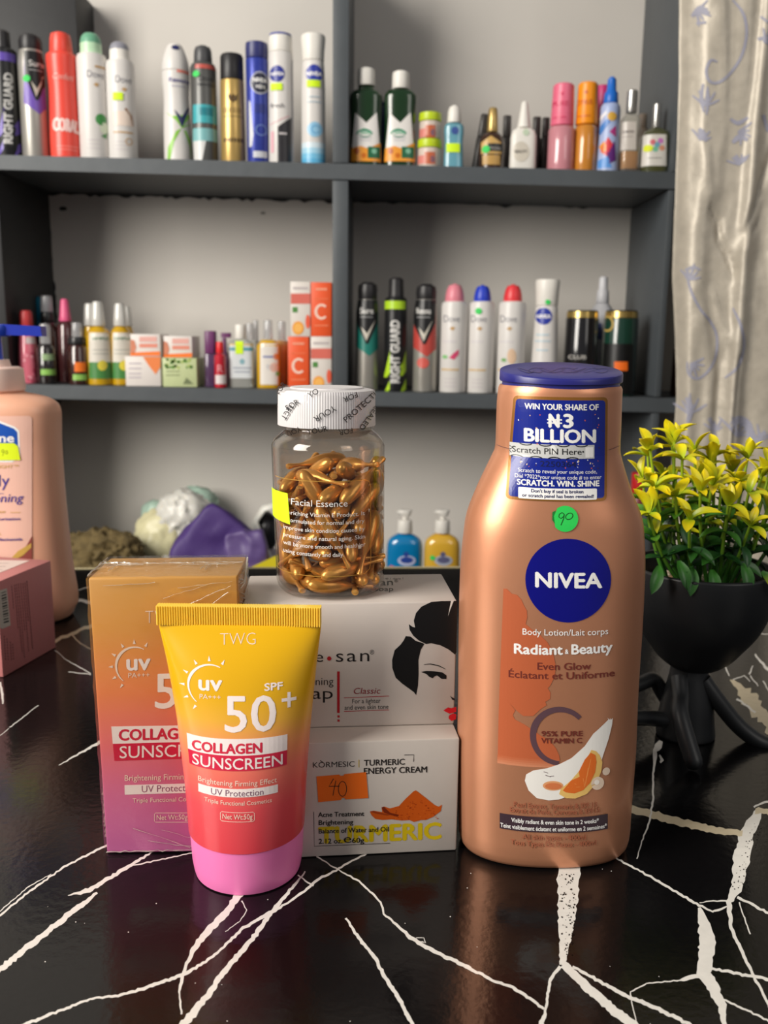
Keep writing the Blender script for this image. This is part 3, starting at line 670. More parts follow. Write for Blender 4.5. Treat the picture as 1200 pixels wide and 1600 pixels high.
P.poly([k7(*q) for q in ((583, 606), (598, 600), (640, 640), (700, 655), (690, 668), (640, 655), (600, 640))], ink((120, 40, 12))); P.poly([k7(*q) for q in ((505, 632), (530, 629), (640, 655), (620, 660), (540, 645))], ink((150, 58, 18)))
rr = random.Random(8)
for _ in range(70):
    x = rr.uniform(650, 960); y = rr.uniform(560, 690)
    if y > 500 + abs(x - 812) * .72 + 20 and y < 700 - abs(x - 800) * .12: P.ell(*k7(x, y), rr.uniform(.6, 1.6), .8, ink(rr.choice([(176, 66, 14), (214, 104, 30), (160, 56, 14)])), 6)
P.txt('Acne Treatment', 497, 569, 1276.3, 1274.3, 7.2, txt_b, .015); P.txt('Brightening', 498, 552, 1288.6, 1287.2, 7.2, txt_b, .015); P.txt('Balance of Water and Oil', 498, 607, 1302, 1298.6, 7.2, txt_b, .015)
P.txt('2.12 oz.', 498, 535, 1318, 1317, 7.5, txt_b, .015); P.txt('e', 537, 549, 1316.5, 1316.2, 13, txt_b, .0); P.txt('60g', 550, 569, 1316.5, 1316, 7.5, txt_b, .015)
P.line([k7(129, 635), k7(134, 865), k7(640, 845)], .8, txt_b)
P.build('front_print', km)
P = Print(Plane(km, (0, -dk / 2, 0), (0, -1, 0)), base=.0003, cut=0); org = ink((238, 108, 18), .55)
P.poly([k7(*q) for q in ((148, 397), (300, 385), (308, 393), (330, 391), (335, 381), (480, 368), (495, 542), (343, 551), (335, 541), (318, 543), (312, 555), (160, 570))], org); P.L = 1
P.line([k7(*q) for q in ((262, 412), (246, 440), (230, 463), (302, 462))], 1.1, txt_b); P.line([k7(*q) for q in ((278, 425), (268, 470), (258, 525))], 1.1, txt_b); P.line([k7(322 + 28 * math.cos(t), 480 + 50 * math.sin(t)) for t in [i * math.pi / 9 for i in range(19)]], 1.1, txt_b)
P.build('price_tag', km)

# soap box above it
Yk = atZ(484, 1143, hk)[0].y; a = atY(379.5, 946, Yk + .001)[0]; c = atY(714.5, 937, Yk + .009)[0]; yaw2 = math.atan2(.008, (c - a).x); ws = (c - a).length
hs = (a.z + c.z) / 2 - hk - .0004
xs = (atY(379.5, 946, Yk)[0].x + c.x) / 2
zt = hk + hs; back = atZ(545, 899, zt)[0].y; ds = min(.062, back - (Yk + .0045))
sp = carton('soap_box', 'white soap box with a black haired lady emblem, topmost of the two white boxes', Vector((xs, Yk + .0045, hk + .0004)), ws, hs, ds, mat('white_gloss_carton', (206, 196, 188), .38, vary=.03, scale=120, bump=.04), yaw2)
P = Print(Plane(sp, (0, -ds / 2, 0), (0, -1, 0)), cut=0); hair = ink((16, 14, 14), .35); red = ink((178, 26, 36)); k6 = lambda x, y: (370 + x / 3.243, 880 + y / 3.243)
P.txt('kojie', 436, 505, 1034.3, 1034, 17, txt_b, -.004, spacing=1.15); P.ell(514.4, 1028.8, 3.4, 3.4, red, 20); P.txt('san', 525, 577, 1034, 1033, 19.5, txt_b, -.004, spacing=1.15); P.txt('®', 577.8, 584.6, 1022.5, 1022.5, 7, txt_b)
P.txt('lightening', 455, 521, 1071, 1070, 11.8, txt_b, -.004); P.txt('soap', 452, 520, 1092, 1091.5, 18, txt_b, -.002)
P.rect(526.8, 1049, 530.8, 1114, red); P.rect(527.3, 1117.5, 530.8, 1121, red); P.rect(527.3, 1124, 530.8, 1127.5, red)
P.txt('Classic', 552, 593.5, 1084.2, 1083.6, 9.3, ink((140, 34, 42)), 0, .2); P.line([(537.5, 1090.3), (608, 1087.5)], .9, red); P.txt('For a lighter', 550.5, 594.5, 1099, 1098, 7, txt_b, -.003); P.txt('and even skin tone', 538.5, 607, 1109, 1107.3, 7, txt_b, -.003); P.line([(537.5, 1111.5), (608, 1109)], .9, red)
P.poly([k6(*q) for q in ((1117, 190), (1040, 191), (985, 196), (935, 220), (908, 252), (897, 290), (903, 325), (890, 322), (872, 309), (876, 338), (893, 366), (920, 390), (940, 400), (958, 409), (985, 405), (1030, 415), (1072, 436), (1106, 463), (1113, 450))], hair)
P.poly([k6(*q) for q in ((856, 369), (880, 371), (906, 393), (930, 400), (950, 408), (932, 438), (920, 490), (921, 560), (918, 620), (909, 668), (896, 652), (880, 640), (838, 610), (805, 580), (788, 530), (787, 490), (800, 440), (830, 412), (846, 390))], hair)
P.L = 1
P.line([(*k6(948, 513), .5), (*k6(980, 510), 1.3), (*k6(1020, 518), 1.6), (*k6(1058, 536), .6)], 1, hair)
P.poly([k6(*q) for q in ((934, 550), (960, 545), (1000, 547), (1040, 552), (1062, 568), (1062, 586), (1038, 586), (1015, 568), (1003, 572), (992, 582), (976, 576), (962, 562))], hair)
P.poly([k6(*q) for q in ((1080, 671), (1092, 680), (1105, 686), (1105, 695), (1092, 692))], hair)
P.poly([k6(*q) for q in ((1046, 746), (1070, 730), (1086, 734), (1112, 727), (1112, 752), (1078, 762))], ink((200, 16, 30))); P.poly([k6(*q) for q in ((1074, 772), (1095, 760), (1112, 765), (1110, 790), (1087, 799), (1073, 786))], ink((200, 16, 30)))
P.poly([k6(*q) for q in ((1085, 190), (1100, 188), (1082, 232), (1070, 268))], ink((226, 220, 212)))
P.build('front_print', sp)
P = Print(Plane(sp, (0, 0, hs), (0, 0, 1)), cut=0)
P.txt('kojie', 505, 570, 914.6, 914.6, 9.5, txt_b); P.ell(578, 912.5, 2.4, 1.3, red, 12); P.txt('san', 585, 614, 915, 914.6, 10, txt_b); P.txt('®', 616, 622, 910, 910, 4, txt_b); P.txt('lightening soap', 520, 614.5, 924, 923.5, 6.5, txt_b); P.txt('® 1 dose 1', 602, 630, 905.6, 905.2, 2.4, txt_b)
P.build('top_print', sp)

# ---------------------------------------------------------------- sunscreen carton in shrink wrap
a = atZ(167, 1334, 0)[0]; yt = .035
hT = 0; tp = atY(137, 904, a.y)[0]; hT = tp.z; rollT = (tp.x - a.x) / hT
wT = atY(370.5, 898, a.y + .004)[0].x - tp.x; dT = atZ(274, 869, hT)[0].y - atZ(254, 900, hT)[0].y
cB = a + Vector((wT / 2 * math.cos(yt), wT / 2 * math.sin(yt), .0006))
gT = grad('sunscreen_carton_ink', [(0, (206, 110, 172)), (.22, (212, 108, 150)), (.4, (222, 108, 112)), (.6, (222, 126, 76)), (.82, (208, 142, 64)), (1, (206, 150, 74))], 0, hT, .4)
tw = carton('sunscreen_box', 'tall orange to pink sunscreen carton in clear shrink wrap behind the yellow tube', cB, wT, hT, dT, gT, yt, rollT * .9)
PF = Plane(tw, (0, -dT / 2, 0), (0, -1, 0)); P = Print(PF, cut=0)
wi = ink((240, 214, 196)); wi2 = ink((240, 226, 222)); redb = ink((206, 34, 66)); redt = ink((206, 40, 66)); mauve = ink((150, 90, 120))
def sun(P, x, y, r, m):
    P.arc(x, y, r, 62, 232, 1.2, 4.6, m, 30)
    for an in (62, 92, 122, 152, 182, 210, 236):
        t = math.radians(an); c, s_ = math.cos(t), -math.sin(t); r0, r1 = r * 1.17, r * 1.42; px, py = -s_, c
        P.poly([(x + c * r0 + px * 2.2, y + s_ * r0 + py * 2.2), (x + c * r0 - px * 2.2, y + s_ * r0 - py * 2.2), (x + c * r1, y + s_ * r1)], m)
P.txt('TWG', 227, 283, 974, 972.5, 20, wi, -.018); sun(P, 211, 1040.5, 29.5, wi)
P.txt('uv', 197.5, 235.6, 1047, 1046, 25, wi2, .03); P.txt('PA+++', 200.6, 234, 1059, 1058, 7.6, wi); P.txt('50', 242, 322, 1106.5, 1104, 53, wi2, .012); P.txt('SPF', 303, 332, 1044, 1043, 11, wi2, .03); P.rect(328, 1058, 350, 1063, wi2); P.rect(336.5, 1049.5, 341.5, 1072, wi2)
P.poly([(174, 1135), (332, 1132.5), (333, 1158), (176.3, 1162)], wi2); P.poly([(176.5, 1162), (333, 1158), (334, 1183.5), (178.8, 1188.7)], redb)
P.txt('Brightening Firming Effect', 195, 325, 1220, 1216.5, 8.8, wi); P.poly([(194.7, 1226.6), (331, 1223), (331.5, 1237.5), (195, 1241.5)], wi2); P.txt('Triple Functional Cosmetics', 207.5, 321, 1254, 1251, 6.8, wi)
fr = lambda P, x0, y0, x1, y1, m: P.line([(x0 + 2, y0), (x1 - 2, y0), (x1, y0 + 2), (x1, y1 - 2), (x1 - 2, y1), (x0 + 2, y1), (x0, y1 - 2), (x0, y0 + 2)], .8, m, True)
fr(P, 241.5, 1270, 297, 1284.5, wi); P.L = 1
P.txt('COLLAGEN', 185.5, 309, 1156.5, 1153.5, 16.5, redt, .04); P.txt('SUNSCREEN', 187, 344, 1184.5, 1180, 18.5, wi2, .005); P.txt('UV Protection', 221.6, 308, 1237.8, 1235.3, 10.5, mauve); P.txt('Net Wt:50g', 245, 293, 1281, 1280, 7.8, wi)
P.build('front_print', tw)
film = clear('shrink_film', (252, 250, 246), .16, .05, .5, bump=.55, scale=75)
b = MB(); rr = random.Random(6); e = .0007; NXf, NZf = 10, 18
def wob(x, y, z): n = Vector((x, y, z)); return n + Vector((noise.noise(n * 160), noise.noise(n * 160 + Vector((9, 0, 0))), noise.noise(n * 160 + Vector((0, 9, 0))))) * .0005
for side in ('f', 't', 'l', 'r'):
    vs = []; fs = []; nu, nv_ = 16, 24
    for j in range(nv_ + 1):
        for i in range(nu + 1):
            s_, t = i / nu, j / nv_
            p = {'f': (-wT / 2 - e + s_ * (wT + 2 * e), -dT / 2 - e, t * hT), 't': (-wT / 2 - e + s_ * (wT + 2 * e), -dT / 2 - e + t * (dT + 2 * e), hT + e), 'l': (-wT / 2 - e, dT / 2 + e - s_ * (dT + 2 * e), t * hT), 'r': (wT / 2 + e, -dT / 2 - e + s_ * (dT + 2 * e), t * hT)}[side]
            k = wob(*p); k.y = min(k.y, -dT / 2 - .0002) if side == 'f' else k.y; k.z = max(k.z, hT + .0002) if side == 't' else max(k.z, .0004); vs.append(k)
    for j in range(nv_):
        for i in range(nu): q = j * (nu + 1) + i; fs.append((q, q + 1, q + nu + 2, q + nu + 1))
    b.add(vs, fs, film)
pts = [(-wT / 2 + .001 + i * (wT - .002) / 24, -dT / 2 + dT * .62 + rr.uniform(-.0006, .0006), hT + .0011 + rr.uniform(0, .0006)) for i in range(25)]
b.tube(pts, [.0003 + rr.uniform(0, .0003) for _ in pts], film, 6)
pts = [(-wT / 2 - .0008 - rr.uniform(0, .0012), -dT / 2 + .006, .012 + i * .0015) for i in range(16)]; b.tube(pts, [.0004 + rr.uniform(0, .0006) for _ in pts], film, 6)
pts = [(wT / 2 + .0006 + rr.uniform(0, .0006), -dT / 2 + .004 + i * .0012, hT - .001 - i * .0001) for i in range(14)]; b.tube(pts, [.0003 + rr.uniform(0, .0005) for _ in pts], film, 6)
crs = clear('film_crease', (255, 252, 246), .2, .25, .6, fill=.35, body=(245, 236, 222))
def crease(pts, r0): b.tube(pts, [r0 * rr.uniform(.4, 1.3) for _ in pts], crs, 6)
hz = hT + .0011; yy = lambda k: -dT / 2 + dT * k
crease([(-wT / 2 + i * wT / 40, yy(.58) + rr.uniform(-.0007, .0007), hz) for i in range(41)], .00032)
crease([(-wT / 2 - .0006, yy(.05 + .9 * i / 14), hz - .0006 + rr.uniform(0, .0006)) for i in range(15)], .0004)
crease([(-wT / 2 + .001 + i * .0012, yy(.62) + rr.uniform(-.001, .001), hz) for i in range(9)], .0006)
for k in range(9):
    x0 = rr.uniform(-wT / 2, wT / 2 * .8); a_ = rr.uniform(-.6, .6); crease([(x0 + i * .0014 * math.cos(a_), max(yy(.02), min(yy(.98), yy(rr.uniform(.2, .8)) if i == 0 else q_ + .0014 * math.sin(a_))), hz) for i in range(7) for q_ in (yy(.5),)], .00016)
for k in range(7):
    z_ = hT - .002 - k * .002; crease([(wT / 2 + .0009, yy(.1), z_), (wT / 2 + .0012, yy(.4), z_ - .002 + rr.uniform(-.002, .002)), (wT / 2 + .0009, yy(.9), z_ + rr.uniform(-.003, .003))], .0003)
for k in range(10):
    z_ = .006 + k * .0022; crease([(-wT / 2 - .0012, yy(.1), z_ + rr.uniform(-.001, .001)), (-wT / 2 - .0014 - rr.uniform(0, .0008), yy(.4), z_), (-wT / 2 - .0010, yy(.9), z_ + .001)], .0004)
for (xa, za, xb, zb_) in ((.1, .965, .47, .985), (.12, .9, .46, .97), (.2, .86, .44, .95), (.0, .93, .3, .975), (-.3, .10, .1, .02), (-.1, .09, .35, .02), (-.4, .975, -.05, .985), (-.2, .05, .2, .015)):
    crease([(xa * wT + (xb - xa) * wT * i / 8, -dT / 2 - .0009, (za + (zb_ - za) * i / 8) * hT + rr.uniform(-.0003, .0003)) for i in range(9)], .00013)
crease([(-wT / 2 + i * wT / 30, -dT / 2 - .0007, .0012 + rr.uniform(-.0004, .0004)) for i in range(31)], .00025)
wr = b.build('shrink_wrap', tw, 60)

# ---------------------------------------------------------------- sunscreen tube standing on its cap
p0, S0 = atZ(388, 1396.5, 0); Yt = p0.y + .0205; rx = atY(388, 1375, Yt)[0].x
tb = thing('sunscreen_tube', 'yellow to coral sunscreen tube standing on its pink cap', 'tube', (rx, Yt, .0002))
capR = rows_px(Yt, .0002, rx, [((.0022, 1368), 306.0, 470.5, 1, 2), (1330, 302.5, 472.5, 1, 2), (1286, 298.5, 474.5, 1, 2)])
q = capR[0]; capR = [(0, q[1] * .955, q[2] * .955, *q[3:]), (.0004, q[1] * .98, q[2] * .98, *q[3:])] + capR
b = MB(); b.loft(capR, mat('pink_cap_plastic', (246, 128, 190), .32, vary=.02), 72); b.build('cap', tb)
zc0 = capR[-1][0]
tub = [((zc0 + .0003, 1286), 296.5, 475.5, 1.0, 2), (1250, 293.5, 477.5, .93, 2), (1215, 290, 479, .86, 2), (1160, 283, 483, .72, 2.05), (1110, 276, 487.5, .58, 2.1), (1040, 263, 494.5, .36, 2.2), (985, 250, 501, .13, 2.5), (974, 247.8, 502, .085, 2.6)]
R2 = spl(rows_px(Yt, .0002, rx, tub), 6); zt = R2[-1][0]
gt = grad('sunscreen_tube_ink', [(0, (214, 66, 76)), (.2, (224, 80, 86)), (.38, (232, 116, 98)), (.5, (234, 150, 92)), (.6, (226, 168, 56)), (.7, (222, 168, 22)), (1, (228, 176, 12))], zc0, zt, .26, .5)
b = MB(); b.loft(R2, gt, 88); b.build('body', tb)
xL = atY(245.8, 960, Yt)[0].x - rx; xR = atY(502, 960, Yt)[0].x - rx; zt2 = atY(375, 947, Yt)[0].z
b = MB(); nr = 66; vs = []; fs = []; ct = q[2]; yc_ = 0
for i in range(2 * nr + 1):
    x = xL + (xR - xL) * i / (2 * nr); y = -.0019 - (.0009 if i % 2 else 0)
    vs += [(x, y, zt - .0004), (x, y, zt2), (x, -y, zt2), (x, -y, zt - .0004)]
for i in range(2 * nr):
    k = 4 * i
    for j in range(4): fs.append((k + j, k + 4 + j, k + 4 + (j + 1) % 4, k + (j + 1) % 4))
fs += [(0, 1, 2, 3), (8 * nr + 3, 8 * nr + 2, 8 * nr + 1, 8 * nr)]
b.add(vs, fs, mat('yellow_crimp', (255, 216, 84), .3, vary=.03)); b.build('crimped_seal', tb, 20)
LT = Loft(R2, tb, 386); P = Print(LT, cut=7)
P.txt('TWG', 344, 399.5, 1008.6, 1007, 19, wi, -.02); sun(P, 328.4, 1074, 34, wi2); P.txt('uv', 310, 347.6, 1081, 1080, 24, wi2, .03); P.txt('PA+++', 312, 345, 1095, 1094, 7.4, wi)
P.txt('SPF', 413, 442, 1080, 1079, 11.5, wi2, .035); P.txt('50', 351, 431.6, 1143.6, 1143, 55, wi2, .012); P.rect(440, 1094.3, 463, 1099.7, wi2); P.rect(449, 1085, 454, 1110, wi2)
P.poly([(292, 1156), (449, 1153.5), (448.6, 1179.6), (294, 1182)], wi2); P.poly([(294, 1182), (448.6, 1179.6), (448, 1203.6), (296.5, 1206)], redb)
P.txt('Brightening Firming Effect', 310, 432.5, 1228.5, 1228, 8.2, wi); P.poly([(310, 1233), (434, 1232), (434, 1245), (310.3, 1246.5)], wi2); P.txt('Triple Functional Cosmetics', 319.5, 424.5, 1258.5, 1258, 6.6, wi); fr(P, 344.6, 1269.5, 397.5, 1284, wi)
P.L = 1
P.txt('COLLAGEN', 300, 410, 1178.8, 1176.6, 15, redt, .04); P.txt('SUNSCREEN', 301, 441.5, 1203.2, 1201, 16.8, wi2, .01); P.txt('UV Protection', 330, 411.5, 1244.6, 1243.8, 9.6, ink((122, 82, 104))); P.txt('Net Wt:50g', 348, 394.5, 1280.2, 1280, 7.8, wi)
P.build('front_print', tb)

# ---------------------------------------------------------------- jar of capsules on the soap box
zj = hk + .0004 + hs + .0003; p0, S0 = atZ(519, 941, zj); Yj = p0.y + .0255; rx = atY(519, 925, Yj)[0].x
jar = thing('capsule_jar', 'clear plastic jar with white ribbed lid full of bronze capsules, on the soap box', 'jar', (rx, Yj, zj))
pet = clear('clear_jar_plastic', (248, 245, 242), .03, .025, .6)
J = [((.004, 912), 433.5, 600, 1, 2), (890, 432, 600, 1, 2), (800, 428.5, 600.5, 1, 2), (706, 424.7, 601, 1, 2), (694, 425, 600.5, 1, 2), (685, 429, 597, 1, 2), (677, 437, 590, 1, 2), (671, 444, 582.5, 1, 2), (667, 446, 580, 1, 2), (650, 446, 580, 1, 2)]
RJ = spl(rows_px(Yj, zj, rx, J), 4); q = RJ[0]
RJ = [(0, q[1] * .86, q[2] * .86, *q[3:]), (.0006, q[1] * .93, q[2] * .93, *q[3:]), (.002, q[1] * .98, q[2] * .98, *q[3:])] + RJ
b = MB(); b.loft(RJ, pet, 72, (1, 0)); b.loft([(r[0] + (.0012 if i < 3 else 0), r[1] - .0009, r[2] - .0009, *r[3:]) for i, r in enumerate(RJ)], pet, 72, (1, 0)); b.build('body', jar, 50)
ring = [(.0012 + .0009 * math.sin(t), 0, 0) for t in range(2)]
# lid
lidw = mat('white_lid_plastic', (226, 222, 222), .4, vary=.02)
LR = rows_px(Yj, zj, rx, [(663, 434.5, 586.5, 1, 2), (614, 435, 586, 1, 2), (608.5, 437, 584, 1, 2), (606.5, 444, 577, 1, 2)])
b = MB(); b.loft(LR, lidw, 240, (1, 1), ribs=1, ribamp=.0035); q = LR[-1]
b.loft([(q[0], q[1] * .86, q[2] * .86, *q[3:]), (q[0] + .0006, q[1] * .85, q[2] * .85, *q[3:]), (q[0] + .0006, q[1] * .02, q[2] * .02, *q[3:])], lidw, 64, (0, 1)); lidj = b.build('lid', jar, 25)
film2 = clear('seal_film', (252, 252, 252), .1, .03, .3, bump=.2, scale=140)
FR = rows_px(Yj, zj, rx, [(682, 443, 582, 1, 2), (672, 442.5, 583.5, 1, 2), (666, 436, 586, 1, 2), (661, 433, 588, 1, 2), (614, 433.2, 587.6, 1, 2), (607, 435.5, 585.3, 1, 2), (604, 443, 578, 1, 2), (603.5, 452, 569, 1, 2)])
b = MB(); b.loft(FR, film2, 72, (0, 0)); sealf = b.build('seal_film', jar, 60)
LS = Loft([r for r in FR if r[1] > .018][:-2], jar, 511); P = Print(LS, base=.0002, cut=4); bk = ink((24, 22, 24))
P.txtr('PROTECTION', 541, 661.5, 9.4, 40, bk, .0); P.txtr('YOUR', 521.5, 633, 9.4, 180 + 31, bk, .0); P.txtr('FOR', 557, 612.5, 8.5, 180 + 22, bk, .0); P.txtr('YO', 484, 622.5, 8.5, 30, bk, .0)
P.txtr('FOR', 450, 645, 8.5, 36, bk, .0); P.txtr('TECT', 453.5, 632, 8, 180 + 60, bk, 0); P.txtr('SEALED', 586, 637, 8.5, 180 + 52, bk, 0); P.txtr('YOUR', 481, 679.5, 8, 12, bk, 0); P.txtr('FOR', 551, 669, 8, 180 + 8, bk, 0); P.txtr('YOUR', 468, 667, 8, 180 + 30, bk, 0); P.txtr('FOR', 436, 621, 8, 55, bk, 0)
P.build('seal_print', sealf)
LJ = Loft(RJ, jar, 514); P = Print(LJ, base=.00015, cut=5); jw = ink((236, 232, 226)); gold_l = mat('gold_line', (226, 176, 84), .3, metal=.5, vary=0)
P.txt('Facial Essence', 455, 543, 792, 792, 9.8, jw, 0)
for st, a_, b_, v in (('Enriching Vitamin E Product. It', 445, 569.4, 808), ('is formulated for normal and dry', 443, 569, 820), ('improve skin condition caused by', 443, 569.5, 832.5), ('pressure and natural aging. Skin', 443, 570, 845), ('will be more smooth and healthier', 443, 570.5, 857.5), ('using constantly and daily.', 443, 537.5, 870)):
    P.txt(st, a_, b_, v, v, 6.2, jw, .004)
P.line([(430.5, 752), (440, 752.5), (570, 752.5), (576.5, 756), (578.5, 763), (579, 885), (577, 895), (570, 901), (440, 901), (432, 900)], .9, gold_l)
P.build('printed_label', jar)
P = Print(LJ, base=.0005, cut=4); P.poly([(425.5, 774), (450.5, 775), (454.5, 824), (428, 820)], ink((206, 242, 12), .6)); P.build('price_sticker', jar)
CAPS=[(19.0,5.7,7.2,-0.45,0.85,-0.28),(-21.5,-1.3,17.3,-0.04,0.29,0.96),(0.2,-18.9,4.1,0.93,0.35,-0.10),(1.5,-0.2,4.3,0.48,0.87,-0.11),(-19.4,-2.9,4.4,0.35,-0.93,-0.11),(17.6,-3.6,4.2,-0.31,0.95,-0.11),(2.7,12.3,4.1,-0.52,-0.86,-0.00),(10.2,-2.5,4.1,0.08,-0.99,-0.11),(13.2,5.9,11.1,-0.26,0.91,-0.32),(13.0,-10.0,8.6,-0.24,0.90,0.37),(5.9,-19.3,10.7,0.86,0.48,0.16),(18.0,-11.3,25.8,-0.22,-0.42,-0.88),(18.2,11.5,19.3,-0.17,0.34,0.93),(-15.5,-9.7,11.2,-0.09,0.91,0.40),(-6.1,8.3,4.9,0.48,0.84,0.25),(-10.9,-10.4,4.2,-0.21,0.97,-0.11),(-11.2,-17.5,21.1,-0.62,0.53,-0.58),(-0.5,-12.3,6.7,-0.88,-0.26,0.40),(5.4,-13.1,13.6,0.95,0.30,0.05),(-13.8,12.3,4.2,0.89,0.43,-0.12),(20.5,0.5,17.3,-0.10,-0.82,-0.56),(3.9,17.9,17.4,0.31,-0.53,-0.79),(3.4,7.5,10.6,-0.52,0.85,0.03),(20.7,-4.2,23.7,0.08,0.68,0.73),(3.4,5.9,17.9,0.92,-0.25,0.32),(-16.0,2.9,10.0,0.63,-0.71,-0.30),(-5.4,-15.7,17.4,-0.47,0.87,-0.17),(-6.7,15.2,15.1,-0.29,-0.95,-0.11),(-14.6,-3.9,21.4,0.26,-0.80,-0.54),(-5.5,15.9,21.6,0.77,-0.42,-0.48),(-17.5,-11.7,23.6,0.38,-0.50,0.78),(-9.4,-0.7,18.3,-0.55,0.81,-0.23),(-0.6,-6.8,24.5,-0.79,-0.62,0.04),(-0.6,-21.5,29.5,0.47,-0.04,-0.88),(13.1,8.1,21.4,0.48,-0.49,0.72),(-1.5,2.0,25.2,0.80,0.59,-0.06),(-6.3,8.0,27.2,0.72,0.67,-0.20),(6.9,13.9,22.4,-0.81,-0.59,0.01),(10.8,11.3,29.1,-0.16,-0.97,-0.16),(12.3,-11.0,31.3,-0.10,0.93,0.36),(3.3,14.5,29.6,-0.14,-0.99,0.08),(-14.0,15.5,29.6,-0.47,-0.47,-0.75),(-12.6,10.9,20.4,0.10,-0.93,0.36),(-3.0,-15.9,26.0,-0.71,-0.08,0.70),(8.7,-15.0,22.6,-0.14,0.65,0.75),(15.0,-4.1,39.9,0.38,0.68,-0.62),(-19.9,7.8,27.5,-0.12,-0.33,-0.94),(1.5,-6.5,34.3,0.31,-0.79,-0.53),(15.4,-14.0,39.4,-0.56,-0.50,-0.67),(6.2,-14.1,36.6,0.33,0.93,0.14),(-7.3,-0.1,32.6,-0.72,-0.66,-0.21),(-7.5,-17.0,44.1,0.53,0.04,-0.85),(-1.3,-9.0,40.8,-0.88,-0.38,-0.29),(-8.6,11.3,34.5,0.73,0.66,0.17),(-19.5,-7.3,33.1,0.31,-0.64,0.70),(6.5,4.6,42.0,-0.35,0.93,-0.14),(20.6,-1.5,45.2,-0.02,0.64,-0.77),(-6.6,-1.7,42.5,-0.39,-0.92,-0.09),(-14.7,4.3,39.9,0.98,0.12,-0.14),(11.8,-16.5,45.7,0.59,0.55,0.59),(10.8,9.1,45.9,-0.58,0.63,0.51),(-6.4,-1.4,50.7,-0.61,0.61,-0.50),(-11.7,11.3,42.1,0.56,-0.55,0.62),(-16.0,-2.3,36.9,0.16,-0.59,0.79),(2.4,-16.5,43.6,0.57,0.79,0.22),(-12.2,15.1,49.8,-0.62,-0.74,-0.26),(-17.9,0.4,46.9,0.46,0.76,0.46),(-8.0,-9.1,48.5,0.76,-0.65,-0.04),(-3.7,8.9,53.5,-0.83,-0.55,-0.06),(1.4,-0.4,47.9,0.03,-0.99,0.16),(20.3,6.3,47.3,-0.06,0.38,-0.92),(7.3,-13.8,52.2,0.19,0.94,-0.30),(9.4,1.7,52.8,0.57,-0.81,0.13)]
kR = (RJ[len(RJ) // 2][1] - .0011) / .0249
pearl = mat('bronze_pearl_gel', (224, 166, 86), .28, metal=.5, vary=.04, scale=300)
cm = MB(); prof = [(-.0082, .0002), (-.0079, .0011), (-.0071, .0019), (-.0055, .0026), (-.003, .003), (0, .00305), (.003, .0027), (.0052, .002), (.0068, .00125), (.0082, .0009), (.0105, .0008), (.0128, .00105), (.0146, .0014), (.0154, .0012), (.0156, .0003)]
cm.loft([(z * 1.28, r * 1.2, r * 1.2 * (.8 if z > .0085 else 1), 2, 0, 0) for z, r in prof], pearl, 16)
cap0 = cm.build('gel_capsule', None, 60)
for i, (x, y, z, dx, dy, dz) in enumerate(CAPS):
    o = cap0 if i == 0 else cap0.copy()
    if i: COL.objects.link(o)
    o.location = (rx + x * .001 * kR, Yj + y * .001 * kR, zj + .0012 + z * .001 * 1.04)
    o.rotation_euler = Vector((dx, dy, dz)).to_track_quat('Z', 'Y').to_euler()
    tag(o, 'bronze teardrop gel capsule with a thin twist tail, loose inside the clear jar', 'capsule', 'gel capsules inside the jar')

# ---------------------------------------------------------------- pump lotion bottle at the left edge
Yv = .700; rx = atY(2, 985, Yv)[0].x
vb = thing('pump_bottle', 'large pale pink pump lotion bottle with blue pump at the left edge', 'bottle', (rx, Yv, .0002))
sym = lambda v, uR, rb, n: (v, -24 - uR + (985 - v if not isinstance(v, tuple) else 0) * 0, uR, rb, n)
ax = lambda v: -9 + (v - 620) * .03
VS = []
for v, uR, rb, n in ((972, 116.5, .5, 2.8), (930, 118, .5, 2.8), (874, 109, .5, 2.8), (780, 99, .52, 2.8), (700, 93, .54, 2.8), (667, 92, .55, 2.8), (648, 92, .55, 2.7), (638, 90.5, .55, 2.7), (629, 86, .55, 2.6), (621, 74, .57, 2.4), (616, 56, .66, 2.2), (613, 40, .8, 2.1), (609, 32, 1, 2)):
    VS.append((v, 2 * ax(v) - uR, uR, rb, n))
RV = rows_px(Yv, .0002, rx, VS); RV = spl(RV, 4); q = RV[0]; RV = [(0, q[1] * .9, q[2] * .85, *q[3:]), (.002, q[1] * .96, q[2] * .93, *q[3:]), (.007, q[1] * .995, q[2] * .98, *q[3:])] + [r for r in RV if r[0] > .009]
blush = mat('blush_plastic', (228, 170, 140), .4, vary=.02)
b = MB(); b.loft(RV, blush, 80); b.build('body', vb)
xcv = RV[-1][4]; S = atY(0, 590, Yv)[1]; zz = lambda v: atY(-10, v, Yv)[0].z
b = MB(); b.loft(rnd([(zz(611), 46 * S, 46 * S, 2, xcv + .0005, 0), (zz(576), 44 * S, 44 * S, 2, xcv + .0005, 0), (zz(573), 42 * S, 42 * S, 2, xcv + .0005, 0)], .002), mat('blush_collar', (250, 220, 206), .35, vary=.02), 48)
b.loft([(zz(574), 27 * S, 27 * S, 2, xcv + .0005, 0), (zz(562), 24 * S, 24 * S, 2, xcv + .0005, 0)], MATS['blush_collar'], 40); b.build('collar', vb)
pb = mat('blue_pump_plastic', (38, 74, 196), .3, vary=.02); b = MB()
b.loft([(zz(564), 16 * S, 16 * S, 2, xcv + .0005, 0), (zz(520), 15 * S, 15 * S, 2, xcv + .0005, 0)], pb, 28)
b.loft(rnd([(zz(526), 30 * S, 24 * S, 2.4, xcv + .0005, 0), (zz(507), 32 * S, 25 * S, 2.4, xcv + .0005, 0)], .002), pb, 40)
